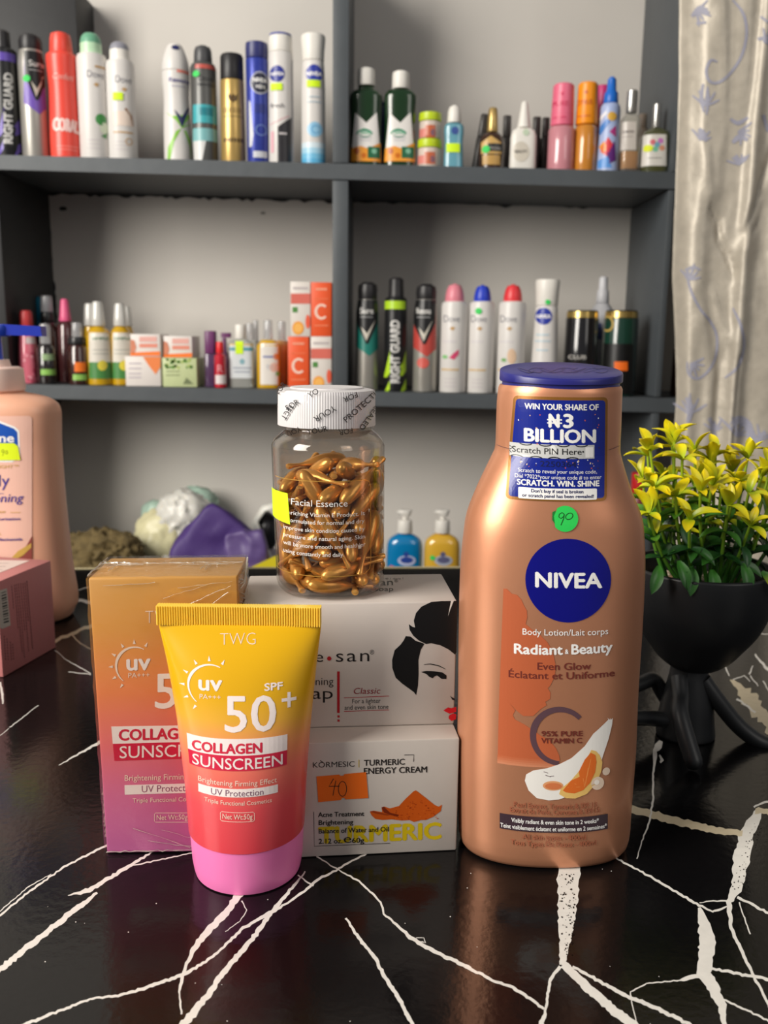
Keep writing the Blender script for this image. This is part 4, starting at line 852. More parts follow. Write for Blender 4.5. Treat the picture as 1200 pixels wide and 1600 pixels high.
b.hexa([(xcv, -.006, zz(523)), (xcv + .041, -.005, zz(525)), (xcv + .041, .005, zz(525)), (xcv, .006, zz(523)), (xcv, -.007, zz(506)), (xcv + .0405, -.006, zz(509.5)), (xcv + .0405, .006, zz(509.5)), (xcv, .007, zz(506))], mat('navy_nozzle', (32, 52, 168), .35, vary=.02)); b.build('pump_head', vb)
LV = Loft(RV, vb, -15); P = Print(LV, cut=6, base=.0003, step=.0001)
purple = ink((74, 62, 148)); gd = ink((206, 168, 84))
P.rrect(-72, 650, 50, 880, 6, ink((236, 190, 172))); P.L = 1
P.poly([(-70, 668), (-20, 656), (0, 657.5), (24, 667), (30, 673), (32, 712), (20, 722), (-62, 722), (-72, 700)], white_ink); P.L = 2
P.poly([(-67, 671), (-20, 659.5), (-1, 660.5), (22, 669.5), (27, 675), (29, 710), (18, 719), (-60, 719), (-68, 699)], ink((30, 84, 178), .3)); P.L = 3
P.txt('Vaseline', -62, 22.5, 690.5, 690.5, 13, white_ink, .035)
P.txt('HEALTHY BRIGHT™', -55, 29, 732.5, 731, 5, gd); P.txt('Daily', -40, 15, 761, 759, 18, purple, 0); P.txt('Brightening', -62, 35.5, 785, 784, 13, purple, .005, .2)
P.line([(-40, 771), (6, 771)], .8, purple); P.line([(16, 800.5), (32, 800.5)], .9, gd); P.txt('with GlutaGlow', -40, 9, 802, 801, 4, gd, .02); P.txt('24hr moisturisation', -40, 32, 813, 812.5, 4.4, purple, .02); P.txt('Vitamin C + Niacinamide', -46, 35, 845, 844.5, 4.4, purple, .02); P.line([(-3, 830), (2, 836)], .8, gd)
P.poly([(18, 880), (42, 852), (50, 838), (50, 880)], ink((150, 78, 70))); P.L = 4; P.poly([(18, 872), (28, 861), (49, 849), (49, 856), (36, 868), (28, 872)], gd)
P.build('printed_label', vb)
P = Print(LV, base=.0009, cut=5); P.poly([(-22, 692), (22, 692), (28, 697), (32, 718.5), (-18, 719)], ink((222, 244, 10), .6)); P.L = 1
hand9(P, 5, 706, .42, ink((50, 70, 20)), .7); hand0(P, 11, 706.5, .3, ink((50, 70, 20)), .7); P.build('price_sticker', vb)

# ---------------------------------------------------------------- pink box in front of it
A = atZ(5, 1059, 0)[0]; B = atZ(87.5, 1012, 0)[0]; sd = (B - A); dp = sd.length; yawp = math.atan2(-sd.x, sd.y); hp = atY(75.5, 876, B.y)[0].z; wp = .10
e_ = Vector((math.cos(yawp), math.sin(yawp), 0)); ctr = (A + B) / 2 - e_ * wp / 2
pk = thing('pink_box', 'dusty pink cosmetic box with a barcode on its side, cut off by the left edge', 'box', (ctr.x, ctr.y, .0002), None, (0, 0, yawp))
b = MB(); b.box((-wp / 2, -dp / 2, 0), (wp / 2, dp / 2, hp), mat('pink_carton', (206, 130, 128), .42, vary=.05, scale=400), .0006); b.build('carton', pk, 30)
P = Print(Plane(pk, (wp / 2, 0, 0), (1, 0, 0)), cut=0, base=.0002); z1 = lambda x, y: (x / 7.27, 860 + y / 7.27); dk_ = ink((96, 48, 52))
P.poly([z1(*q) for q in ((-10, 455), (75, 430), (118, 850), (30, 890), (-10, 880))], ink((206, 196, 184))); P.L = 1
for i in range(12):
    y = 480 + i * 30; P.poly([z1(10 + i * 2.6, y), z1(66 + i * 2.9, y - 18), z1(66 + i * 2.9, y - 18 + 9 + 5 * (i % 3)), z1(10 + i * 2.6, y + 9 + 5 * (i % 3))], ink((60, 60, 60)))
for i, (x, y0, y1) in enumerate(((128, 400, 650), (160, 385, 880), (182, 380, 1130), (205, 376, 1200), (232, 372, 900), (258, 370, 1150), (282, 366, 800), (305, 345, 1110))):
    xx = lambda y, x=x: x + (y - 380) * .085
    y = y0
    while y < y1: P.line([z1(xx(y), y), z1(xx(y + 26), y + 26)], .7 if i < 7 else .9, dk_); y += 34
for x in (40, 70, 105, 130):
    y = 930 + x
    while y < 1240: P.line([z1(x + (y - 900) * .06, y), z1(x + (y - 880) * .06, y + 20)], .9, dk_); y += 32
P.build('side_print', pk)
P = Print(Plane(pk, (0, 0, hp), (0, 0, 1)), cut=0, base=.0002); P.poly([(-60, 874), (46, 876.5), (18, 888), (0, 895), (-60, 900)], ink((226, 206, 196))); P.L = 1
for y in (880, 885, 890): P.line([(-30, y + 1), (14 - (y - 880), y + .5)], .8, ink((176, 160, 150)))
P.build('top_label', pk)

# ---------------------------------------------------------------- figure shaped planter with yellow green plant
Yp = atZ(1079, 1163, 0)[0].y + .012; cx = atY(1090, 960, Yp)[0].x
pot = thing('figure_planter', 'matte black seated figure planter holding a yellow and green leafy plant', 'planter', (cx, Yp, .0002))
blackm = mat('matte_black_ceramic', (30, 31, 33), .42, vary=.08, bump=.04, scale=60)
L3 = lambda u, v, dy=0.: (lambda p: Vector((p.x - cx, dy, p.z - .0002)))(atY(u, v, Yp + dy)[0])
bw = []
for v, hw in ((1046, 12), (1042, 30), (1036, 42), (1024, 57), (1008, 70), (981, 90), (950, 104), (920, 110), (896, 112), (884, 112)):
    z = L3(1090, v).z; S = atY(1090, v, Yp)[1]; bw.append((z, hw * S, hw * S, 2, 0, 0))
b = MB(); zr = bw[-1][0]; rr_ = bw[-1][1]
b.loft(spl(bw, 4) + [(zr + .0006, rr_ - .0006, rr_ - .0006, 2, 0, 0), (zr + .0006, rr_ - .0022, rr_ - .0022, 2, 0, 0), (zr - .004, rr_ - .003, rr_ - .003, 2, 0, 0), (zr - .012, rr_ - .004, rr_ - .004, 2, 0, 0), (zr - .013, .001, .001, 2, 0, 0)], blackm, 80)
bowl = b.build('bowl', pot, 50)
tb_ = []
for v, uL, uR in ((1168, 1040, 1106), (1160, 1030, 1112), (1145, 1026, 1116), (1127, 1027, 1115), (1100, 1033, 1114), (1075, 1040, 1110), (1055, 1046, 1107), (1040, 1049, 1105)):
    l, r = L3(uL, v), L3(uR, v); a = (r.x - l.x) / 2; tb_.append((max(0, l.z), a, a * .85, 2, (l.x + r.x) / 2, 0))
tb_[0] = (0, *tb_[0][1:])
b = MB(); b.loft(spl(tb_, 3), blackm, 40); b.build('torso', pot, 60)
def limb(name, pts, r):
    b = MB(); P_ = spl([tuple(p) for p in pts], 6); n = len(P_)
    rad = [r * (1 - .02 * i / n) for i in range(n)]
    d0 = (Vector(P_[-1]) - Vector(P_[-2])).normalized()
    P_ += [tuple(Vector(P_[-1]) + d0 * r * k) for k in (.5, .8, .95)]; rad += [r * .87, r * .6, r * .25]
    b.tube(P_, rad, blackm, 16); return b.build(name, pot, 60)
G = lambda u, v: (lambda p: Vector((p.x - cx, p.y - Yp, 0)))(atZ(u, v, 0)[0])
S0 = .00034; r_ = 13 * S0
g1 = G(1082, 1204)
limb('arm', [L3(1061, 1060, -.010), L3(1063, 1090, -.0185), (g1.x - .0035, g1.y * .66, .024), (g1.x, g1.y, r_ * 1.12 + .0005)], r_ * 1.12)
g2 = G(1206, 1178)
limb('arm', [L3(1098, 1062, -.004), L3(1118, 1090, -.006), L3(1150, 1130, -.008), L3(1180, 1155, -.010), L3(1205, 1166, -.012), L3(1235, 1172, -.014)], r_ * 1.08)
limb('leg', [L3(1040, 1125, -.004), L3(1015, 1122, -.010), L3(985, 1122, -.016), L3(965, 1125, -.02)], r_)
limb('leg', [L3(1052, 1110, .004), L3(1035, 1082, .006), L3(1022, 1062, .004), L3(1006, 1066, 0), L3(985, 1078, -.006), L3(975, 1105, -.012)], r_ * .95)
# gravel
b = MB(); rr = random.Random(12); gm = [mat('gravel_' + n_, c, .8, vary=.1) for n_, c in (('cream', (206, 190, 164)), ('tan', (150, 116, 84)), ('brown', (88, 62, 44)))]
for i in range(240):
    a = rr.uniform(0, 6.28); q = (rr_ - .006) * math.sqrt(rr.random()); s_ = rr.uniform(.0012, .0026)
    b.blob((q * math.cos(a), q * math.sin(a), zr - .0115 + rr.uniform(0, .001)), (s_, s_ * .8, s_ * .6), rr.choice(gm), 1, i, .15, 1.5)
gv = b.build('gravel', pot, 60); tag(gv, None, None, None, 'stuff')
# plant
lm = bpy.data.materials.new('variegated_leaf'); lm.use_nodes = True; MATS['variegated_leaf'] = lm; nt = lm.node_tree
ca = nt.nodes.new('ShaderNodeVertexColor'); ca.layer_name = 'Col'; pb_ = nt.nodes['Principled BSDF']; nt.links.new(ca.outputs[0], pb_.inputs['Base Color']); pb_.inputs['Roughness'].default_value = .38
pb_.inputs['Subsurface Weight'].default_value = .15; pb_.inputs['Subsurface Radius'].default_value = (.002, .002, .001)
Y1, Y2, G1, G2, G3 = [lin(c) for c in ((250, 220, 16), (214, 208, 26), (112, 164, 34), (56, 116, 36), (28, 70, 30))]
mixc = lambda a, b_, t: tuple(x * (1 - t) + y * t for x, y in zip(a, b_))
def leaf(mb, base, d, up, ln, wd, cb, ct, fold=.35, droop=.25):
    d = d.normalized(); sd = d.cross(up).normalized(); up = sd.cross(d).normalized(); n = 7; vs = []; cs = []
    for i in range(n + 1):
        t = i / n; hw = wd * (math.sin(math.pi * min(1, t * .93 + .07)) ** .75) * (.75 + .35 * t) if i < n else 0
        c = base + d * (ln * t) + up * (ln * (.10 * math.sin(t * 3.1) - droop * t * t * .6)); th = .0006 * (1 - t * .7)
        for k, (sx, uz) in enumerate(((-1, fold), (-.5, fold * .35), (0, 0), (.5, fold * .35), (1, fold))):
            vs.append(c + sd * (hw * sx) + up * (hw * uz)); cs.append(mixc(cb, ct, min(1, max(0, t * 1.5 - .2))))
        for k, (sx, uz) in enumerate(((1, fold), (0, 0), (-1, fold))):
            vs.append(c + sd * (hw * sx * .96) + up * (hw * uz - th)); cs.append(mixc(cb, ct, min(1, max(0, t * 1.5 - .2))))
    fs = []
    for i in range(n):
        o = i * 8; 
        for k in range(8): k2 = (k + 1) % 8; fs.append((o + k, o + k2, o + 8 + k2, o + 8 + k))
    fs.append(tuple(range(7, -1, -1)))
    mb.add(vs, fs, lm); mb.col += cs
tips = [(1012, 712, .004), (1016, 704, -.006), (1050, 696, .008), (1054, 690, .002), (1066, 718, -.014), (1086, 704, .0), (1112, 724, .006), (1118, 712, .014), (1152, 752, -.016), (1168, 716, .006), (1190, 744, -.008), (1022, 762, -.020), (1056, 776, -.022), (1094, 770, -.030), (1112, 760, -.020),
        (1138, 790, -.034), (1170, 770, -.026), (1204, 730, .004), (1226, 745, -.012), (1036, 742, .015), (1004, 748, .006), (1095, 748, .018), (1142, 738, .022), (1200, 792, -.028), (1240, 775, -.01), (1014, 802, -.028), (1210, 712, .02), (1172, 822, -.036), (1078, 812, -.036), (1126, 770, -.006)]
rr = random.Random(21)
for ti, (u, v, dy) in enumerate(tips):
    tp_ = L3(u, v, dy); a0 = Vector((tp_.x * .40 + rr.uniform(-.006, .006), dy * .45 + rr.uniform(-.004, .004), zr - .0105)); a0.x = max(-.03, min(.03, a0.x))
    mid = (a0 + tp_) / 2 + Vector(((tp_.x - a0.x) * .2, 0, -.004)); NP = 13; path = [a0.lerp(mid, t).lerp(mid.lerp(tp_, t), t) for t in [i / (NP - 1) for i in range(NP)]]
    b = MB(); b.col = []
    b.tube(path, [.00125 - .0005 * i / (NP - 1) for i in range(NP)], lm, 7)
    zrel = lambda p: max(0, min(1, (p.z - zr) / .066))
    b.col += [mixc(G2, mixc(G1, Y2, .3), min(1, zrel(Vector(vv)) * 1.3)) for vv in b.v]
    nodes = [3, 6, 9, 12] if ti % 2 else [2, 5, 8, 12]
    a = rr.uniform(0, 6.28)
    for node in nodes:
        p = path[node]; q = zrel(p); dirn = (path[node] - path[node - 1]).normalized(); top_ = node == 12
        if p.z < zr + .003: continue
        a += 1.57 + rr.uniform(-.4, .4); nl = 5 if top_ else 3 if node > 4 else 2
        for k in range(nl):
            an = a + 6.283 * k / nl + rr.uniform(-.35, .35); el = (rr.uniform(-.25, 1.3) if top_ else rr.uniform(-.4, .8))
            o_ = dirn.orthogonal().normalized(); o2 = dirn.cross(o_); rad_ = o_ * math.cos(an) + o2 * math.sin(an)
            d = rad_ * math.cos(el) + dirn * math.sin(el)
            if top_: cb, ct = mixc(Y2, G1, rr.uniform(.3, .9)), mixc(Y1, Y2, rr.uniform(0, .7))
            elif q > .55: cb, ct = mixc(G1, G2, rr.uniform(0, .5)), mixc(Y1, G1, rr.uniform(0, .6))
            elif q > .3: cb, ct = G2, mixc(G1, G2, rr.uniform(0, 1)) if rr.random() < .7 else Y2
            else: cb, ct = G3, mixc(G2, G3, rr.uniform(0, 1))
            ln = rr.uniform(.0115, .0172) * (.95 if top_ else 1); up_ = dirn if abs(d.dot(dirn)) < .93 else o_
            leaf(b, p, d, up_, ln, ln * rr.uniform(.19, .26), cb, ct, rr.uniform(.2, .7), rr.uniform(-.4, .4))
    b.build('leafy_stem', pot, 60)
# a few low dark leaves hanging over the rim
b = MB(); b.col = []
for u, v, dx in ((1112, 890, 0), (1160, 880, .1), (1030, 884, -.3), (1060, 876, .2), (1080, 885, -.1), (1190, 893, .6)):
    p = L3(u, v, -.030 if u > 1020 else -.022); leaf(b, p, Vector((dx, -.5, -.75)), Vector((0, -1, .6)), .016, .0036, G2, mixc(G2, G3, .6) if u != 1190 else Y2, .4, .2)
b.build('low_leaves', pot, 60)

# ================================================================== SHELF ROWS
def stand(name, label, cat, u, v, off, zf, parts, group=None, ratio=1., lean=0., only=None):
    """a vertical bottle: parts = (name, material, [(v, half width px, optional n, optional du)], opts); first body v None = stands on the shelf"""
    Y = YF + off; x = atY(u, v, Y)[0].x; z0 = zf(x) + .0003
    t = thing(name, label, cat, (x, Y, z0), group, (0, lean, 0)); objs = {}; surf = []
    for pn, m, rows, *op in parts:
        op = op[0] if op else {}; rt = op.get('ratio', ratio); R = []
        for r in rows:
            v_, hw = r[0], r[1]; n = r[2] if len(r) > 2 else op.get('n', 2); du = r[3] if len(r) > 3 else op.get('du', 0)
            if v_ is None: z = 0; S = atY(u, v, Y)[1]
            else: p, S = atY(u, v_, Y); z = p.z - z0
            R.append((z, hw * S, hw * S * rt, n, du * S, op.get('dy', 0)))
        if R[0][0] > R[-1][0]: R.reverse()
        if op.get('spl'): R = spl(R, 4)
        if op.get('rnd', 1) and R[-1][0] - R[0][0] > .006: R = rnd(R, op.get('r', .0011))
        mb = objs.get(pn) or MB(); mb.loft(R, m, op.get('seg', 36)); objs[pn] = mb
        if op.get('surf', 1): surf += R
    out = {}
    for pn, mb in objs.items(): out[pn] = mb.build(pn, t, 42)
    surf = sorted(surf, key=lambda r: (r[0], -r[1]))
    P = Print(Loft(surf, t, u), base=.0004, step=.00014, cut=3.2)
    return t, P, out
def fin(P, t, name='printed_label'):
    if P.items: return P.build(name, next((c for c in t.children if c.name.split('.')[0] in ('body', 'carton')), t))
def sticker(t, P0, pts, c, name='price_sticker'):
    P = Print(P0.s, base=.0011, step=.0001, cut=3.2); P.poly(pts, ink(c, .6)); o = P.build(name, t); o['label'] = ('neon yellow' if c[0] > 190 and c[1] > 200 else 'orange' if c[0] > 190 else 'round green') + ' price sticker'; return o
def dot(t, P0, x, y, r, c=(50, 205, 90)):
    return sticker(t, P0, [(x + r * math.cos(i * .5236), y + r * math.sin(i * .5236)) for i in range(12)], c)
def rec(t, P0, x0, y0, x1, y1, c=(208, 242, 16)): return sticker(t, P0, [(x0, y0), (x1, y0), (x1, y1), (x0, y1)], c)
def boxy(name, label, u0, u1, v0, v1, off, zf, m, dpt, group=None, zbase=None, yaw=0.):
    Y = YF + off; a = atY(u0, (v0 + v1) / 2, Y)[0]; c = atY(u1, (v0 + v1) / 2, Y)[0]; x = (a.x + c.x) / 2
    zb = zbase if zbase is not None else zf(x) + .0003; h = atY((u0 + u1) / 2, v0, Y)[0].z - zb
    t = carton(name, label, Vector((x, Y, zb)), c.x - a.x, h, dpt, m, yaw, group=group, bev=.0006)
    return t, Print(Plane(t, (0, -dpt / 2, 0), (0, -1, 0)), base=.0004, step=.0001, cut=0), zb + h
pl_ = lambda n_, c, r=.38, **k: mat(n_, c, r, vary=.03, **k)
blk = pl_('black_can', (26, 26, 28), .35); silver = pl_('brushed_silver', (176, 172, 164), .35, metal=.55); wht = pl_('white_can', (216, 212, 208), .38); whc = pl_('white_cap', (230, 226, 218), .4)
tx = (lambda *c: ink(c))
dkt = tx(60, 56, 66); W = white_ink
TOPG = 'deodorant cans standing in the upper left compartment'
CO = .028   # can centre behind the shelf front
def dome(v0, v1, hw, k=4):
    return [(v0 - (v0 - v1) * math.sin(i / k * 1.5), hw * max(.08, math.cos(i / k * 1.5)) ** .6) for i in range(k + 1)]
# 1 black and purple can with vertical lettering
def guard(u, vb, vt, v1, v2, hw, capw, zf, label, flame, band, tu, sgn, lx0):
    t, P, o = stand('spray_can', label, 'spray can', u, vb, CO, zf, [
        ('body', blk, [(None, hw), (v2, hw), (v2 - 3, hw * .9)]),
        ('cap', pl_('soft_black_cap', (34, 32, 34), .42), [(v2 - 2, hw * .72), (v1 + 6, capw), (vt + 3, capw * .93), (vt, capw * .7)])], TOPG if zf is z_up else 'deodorant cans standing in the lower right compartment')
    fl = ink(flame); P.rect(u - hw * .93, v2 + 2, u + hw * .93, v2 + 2 + band, fl)
    for (a, b_, c, d) in ((.35, .97, .58, .72), (.4, .97, .8, .99), (-.97, -.42, .5, .82), (-.97, -.45, .82, .99), (.42, .97, .5, .8)):
        h_ = vb - v2; P.poly([(u + hw * a, v2 + h_ * d), (u + hw * b_, v2 + h_ * (c + .03)), (u + hw * b_, v2 + h_ * (d - .05)), (u + hw * (a + .25), v2 + h_ * d)], fl)
    P.rect(tu - 8, v2 + 17, tu + 8, vb - 15, tx(20, 20, 22)); P.L = 1
    P.txtr('RIGHT GUARD', tu + 6, vb - 18, 12.5, 90, tx(206, 204, 200), .04, sx=(vb - v2 - 40) / (12.5 / CAPH * 7.35)); fin(P, t)
guard(15, 243, 48, 70, 81, 20, 12, z_up, 'black and purple deodorant can with vertical white lettering, leftmost on the top shelf', (96, 72, 168), 13, 13, 1, 0)
guard(617, 617, 434, 455, 468, 17.5, 12, z_lo, 'black and lime deodorant can with vertical grey lettering on the lower shelf', (176, 214, 40), 13, 617.5, 1, 0)
# 2 sure type cans: black shoulder, V mark, coloured flank, silver foot
def vcan(u, vb, vt, vc, hw, zf, label, flank, du=0, full=None, brand='Sure'):
    t, P, o = stand('spray_can', label, 'spray can', u, vb, CO, zf, [
        ('body', full or silver, [(None, hw), (vc + 22, hw), (vc, hw * .86)]),
        ('cap', pl_('soft_black_cap', (34, 32, 34), .42), [(vc + 1, hw * .84), (vt + 12, hw * .86), (vt + 4, hw * .78), (vt, hw * .5)])], TOPG if zf is z_up else 'deodorant cans standing in the lower right compartment')
    h_ = vb - vc; f = ink(flank)
    P.poly([(u - hw * .97, vc + 2), (u + hw * .97, vc + 2), (u + hw * .97, vc + h_ * .52), (u + hw * .2, vc + h_ * .6), (u - hw * .97, vc + h_ * .5)], f); P.L = 1
    P.poly([(u - hw * .98, vc + 1), (u + hw * .98, vc + 1), (u + hw * .9, vc + h_ * .25), (u + 2, vc + h_ * .47), (u - 2, vc + h_ * .47), (u - hw * .9, vc + h_ * .25)], tx(22, 22, 24)); P.L = 2
    P.txt(brand, u - hw * .62, u + hw * .55, vc + h_ * .15, vc + h_ * .15, 9, tx(206, 204, 200), .02); P.rect(u - hw * .6, vc + h_ * .18, u + hw * .5, vc + h_ * .19, tx(150, 150, 150))
    P.poly([(u - 9, vc + h_ * .29), (u - 1, vc + h_ * .44), (u + 13, vc + h_ * .21), (u, vc + h_ * .36)], tx(200, 194, 180)); return t, P
t, P = vcan(57.5, 243, 55, 80, 20.5, z_up, 'black deodorant can with purple flank, silver foot and green dot on the top shelf', (112, 84, 178)); fin(P, t); dot(t, P, 42, 124, 5.5)
t, P = vcan(573.5, 615, 441, 468, 17.5, z_lo, 'black and silver deodorant can with a teal band, first in the lower right compartment', (30, 120, 108)); fin(P, t)
t, P = vcan(663, 617, 444, 468, 18.5, z_lo, 'black and silver deodorant can with a red band on the lower shelf', (186, 70, 62), brand='Rexona'); P.ell(661, 567, 9, 8.5, tx(206, 90, 80)); fin(P, t)
# 3 coral can
cor = pl_('coral_can', (232, 76, 62), .34)
t, P, o = stand('spray_can', 'coral red body spray can with matching cap on the top shelf', 'spray can', 104, 244, CO, z_up, [
    ('body', cor, [(None, 23), (220, 23.3), (180, 22), (140, 21), (112, 22.5), (92, 23.5), (87, 22), (85, 19)], {'spl': 1}), ('cap', cor, [(86, 17.5), (62, 16), (55, 14.5), (52, 10)])], TOPG)
P.txt('CORAL', 82.5, 125, 204, 206, 19, tx(244, 206, 200), .05); P.txt('Confetti', 82, 115, 124, 125, 9, tx(240, 180, 170), 0, .25); P.rect(88, 228, 124, 229, tx(244, 150, 140)); P.rect(90, 233, 122, 234, tx(244, 150, 140)); fin(P, t)
# 4 white cans of one family
def dove(u, vb, vt, vs_, hw, capw, zf, label, capm, cap2=None, art='', brand=1):
    cap = [('cap', capm, dome(vs_ + 1, vt, capw))]
    if cap2: cap = [('cap', cap2, [(vs_ + 1, capw), (vs_ - 16, capw * .98)], {'rnd': 0}), ('cap', capm, dome(vs_ - 15.8, vt, capw * .98), {'rnd': 0})]
    t, P, o = stand('spray_can', label, 'spray can', u, vb, CO, zf, [('body', wht, [(None, hw), (vs_ + 8, hw), (vs_ + 2, hw * .93), (vs_, hw * .8)])] + cap, TOPG if zf is z_up else 'deodorant cans standing in the lower right compartment')
    h_ = vb - vs_; P.txt('Dove', u - hw * .62, u + hw * .55, vs_ + h_ * .22, vs_ + h_ * .22, 11, tx(96, 96, 112), -.012); gdc = tx(190, 150, 96)
    P.poly([(u - 4, vs_ + h_ * .29), (u, vs_ + h_ * .265), (u + 5, vs_ + h_ * .28), (u + 1, vs_ + h_ * .31)], gdc)
    if art == 'leaf':
        P.ell(u + 8, vs_ + h_ * .62, 9, 9, tx(60, 140, 66)); P.ell(u + 13, vs_ + h_ * .70, 7, 9, tx(216, 226, 200)); P.rect(u - 2, vs_ + h_ * .10, u + 16, vs_ + h_ * .12, gdc); P.poly([(u + 8, vs_ + h_ * .78), (u + 18, vs_ + h_ * .74), (u + 16, vs_ + h_ * .8)], tx(60, 140, 66))
    if art == 'coco':
        P.poly([(u - 18, vs_ + h_ * .52), (u + 8, vs_ + h_ * .5), (u + 15, vs_ + h_ * .66), (u - 16, vs_ + h_ * .66)], tx(226, 208, 194)); P.line([(u + 2, vs_ + h_ * .48), (u + 11, vs_ + h_ * .55), (u + 14, vs_ + h_ * .65)], 3.5, tx(140, 96, 64)); P.rect(u - 16, vs_ + h_ * .72, u + 14, vs_ + h_ * .735, gdc); P.arc(u + 8, vs_ + h_ * .82, 5, 0, 360, 1.4, 1.4, gdc, 16)
    if art == 'melon':
        P.poly([(u - 5, vs_ + h_ * .6), (u + 2, vs_ + h_ * .55), (u + 10, vs_ + h_ * .51), (u + 10, vs_ + h_ * .56), (u + 3, vs_ + h_ * .62)], tx(206, 70, 110)); P.ell(u - 11, vs_ + h_ * .59, 4, 3, tx(130, 190, 120))
    if art == 'peach': P.ell(u + 4, vs_ + h_ * .58, 7, 12, tx(222, 190, 160)); P.ell(u - 8, vs_ + h_ * .62, 4, 3, tx(110, 160, 90))
    if art in ('melon', 'plain', 'peach'): P.rect(u - hw * .8, vs_ + h_ * .715, u + hw * .5, vs_ + h_ * .735, tx(206, 176, 130)); P.rect(u - hw * .7, vs_ + h_ * .42, u + hw * .3, vs_ + h_ * .43, tx(206, 200, 206))
    for k in (.82, .86, .90): P.rect(u - hw * .6, vs_ + h_ * k, u + hw * .3, vs_ + h_ * k + 1, tx(196, 186, 190))
    return t, P
t, P = dove(150, 247, 52, 86, 23, 16.5, z_up, 'white deodorant can with mint green domed cap on the top shelf', pl_('green_cap', (106, 166, 134)), pl_('mint_cap', (186, 220, 184)), 'leaf'); fin(P, t)
t, P = dove(193.5, 248, 66, 96, 22, 15.5, z_up, 'white deodorant can with grey topped cap and yellow price sticker on the top shelf', pl_('grey_cap', (142, 142, 152)), pl_('white_cap', (230, 226, 218)), 'coco'); fin(P, t); rec(t, P, 177, 145, 192, 157)
t, P = dove(706.5, 618, 443, 471, 20.5, 15, z_lo, 'white deodorant can with pink domed cap on the lower shelf', pl_('pink_cap', (222, 132, 146)), None, 'melon'); fin(P, t)
t, P = dove(749, 619, 445, 471, 20, 13.5, z_lo, 'white deodorant can with bright blue domed cap and green dot on the lower shelf', pl_('blue_cap', (36, 62, 190)), None, 'plain'); fin(P, t); dot(t, P, 748, 486, 5)
t, P = dove(795.5, 619, 444, 471, 21.5, 14.5, z_lo, 'white deodorant can with red domed cap on the lower shelf', pl_('red_cap', (224, 58, 64)), None, 'peach'); fin(P, t)
# 6 white and green waisted can
t, P, o = stand('spray_can', 'white and lime green waisted deodorant can with a slanted top on the top shelf', 'spray can', 278.5, 250, CO, z_up, [
    ('body', wht, [(None, 21), (225, 21), (190, 20.5), (160, 19.5), (146, 19.8), (130, 21), (114, 21.3)], {'spl': 1, 'r': .0008}), ('cap', wht, [(113.7, 21.2), (100, 20.4), (85, 16.5), (74, 12), (70, 9)], {'spl': 1, 'r': .0005})], TOPG)
gl = tx(136, 196, 70); nvy = tx(38, 42, 92); P.poly([(259, 175), (270, 182), (284, 200), (300, 190), (299, 176), (286, 196), (272, 186)], gl); P.poly([(262, 249), (263, 230), (275, 205), (283, 200), (272, 222), (266, 249)], gl); P.poly([(298, 245), (296, 225), (287, 203), (290, 202), (299, 220)], gl); P.L = 1
P.poly([(272, 171), (280, 179), (284, 182), (294, 164), (295, 168), (285, 197), (283, 197)], nvy); P.txt('Rexona', 264, 296, 128, 128.5, 7, tx(84, 80, 140), .02); P.rect(276, 108, 297, 113, tx(222, 130, 116)); P.rect(267, 134, 290, 135, tx(150, 150, 180)); P.ell(274, 75, 6, 3.5, nvy, 14); fin(P, t)
# 7 grey can
gry = pl_('graphite_can', (92, 92, 90), .34, metal=.3)
t, P, o = stand('spray_can', 'graphite grey deodorant can with turquoise label and red ring on the top shelf', 'spray can', 321, 251, CO, z_up, [('body', gry, [(None, 20), (108, 20.3), (102, 18), (99, 15)]), ('cap', pl_('dark_grey_cap', (72, 72, 74)), [(100, 14.5), (80, 13.5), (75, 11.5), (72, 7)])], TOPG)
P.rect(305, 100.5, 337, 107, tx(188, 84, 74)); P.rect(302, 163, 340, 192, tx(60, 164, 172)); P.rect(302, 200, 340, 220, tx(120, 176, 178)); P.poly([(302.5, 220), (322, 220), (316, 250), (304, 250)], tx(206, 206, 204)); P.L = 1; P.txt('Dove', 311, 332, 126, 126, 8, tx(60, 60, 62)); P.txt('MEN+CARE', 308, 336, 134, 134, 4, tx(60, 60, 62), .02); P.rect(312, 168, 332, 180, tx(30, 124, 136)); fin(P, t); dot(t, P, 307, 115.5, 5)
# 8 gold can
t, P, o = stand('spray_can', 'gold deodorant can with straight black cap on the top shelf', 'spray can', 365, 254, CO, z_up, [('body', pl_('gold_can', (206, 172, 104), .3, metal=.55), [(None, 19), (127, 18.7)]), ('cap', pl_('soft_black_cap', (34, 32, 34), .42), [(126.8, 18.2), (90, 18), (86, 16.5)])], TOPG)
gb = tx(90, 66, 30); P.poly([(356, 148), (359, 146), (361, 150), (365, 146), (368, 150), (371, 146), (370, 156), (364, 160), (357, 155)], gb); [P.rect(349 + 4.2 * i, 168, 351 + 4.2 * i, 176, tx(150, 120, 66)) for i in range(7)]; [P.rect(350 + 5.2 * i, 215.5, 353.6 + 5.2 * i, 221.5, gb) for i in range(6)]; P.rect(350, 181, 378, 182, gb); fin(P, t)
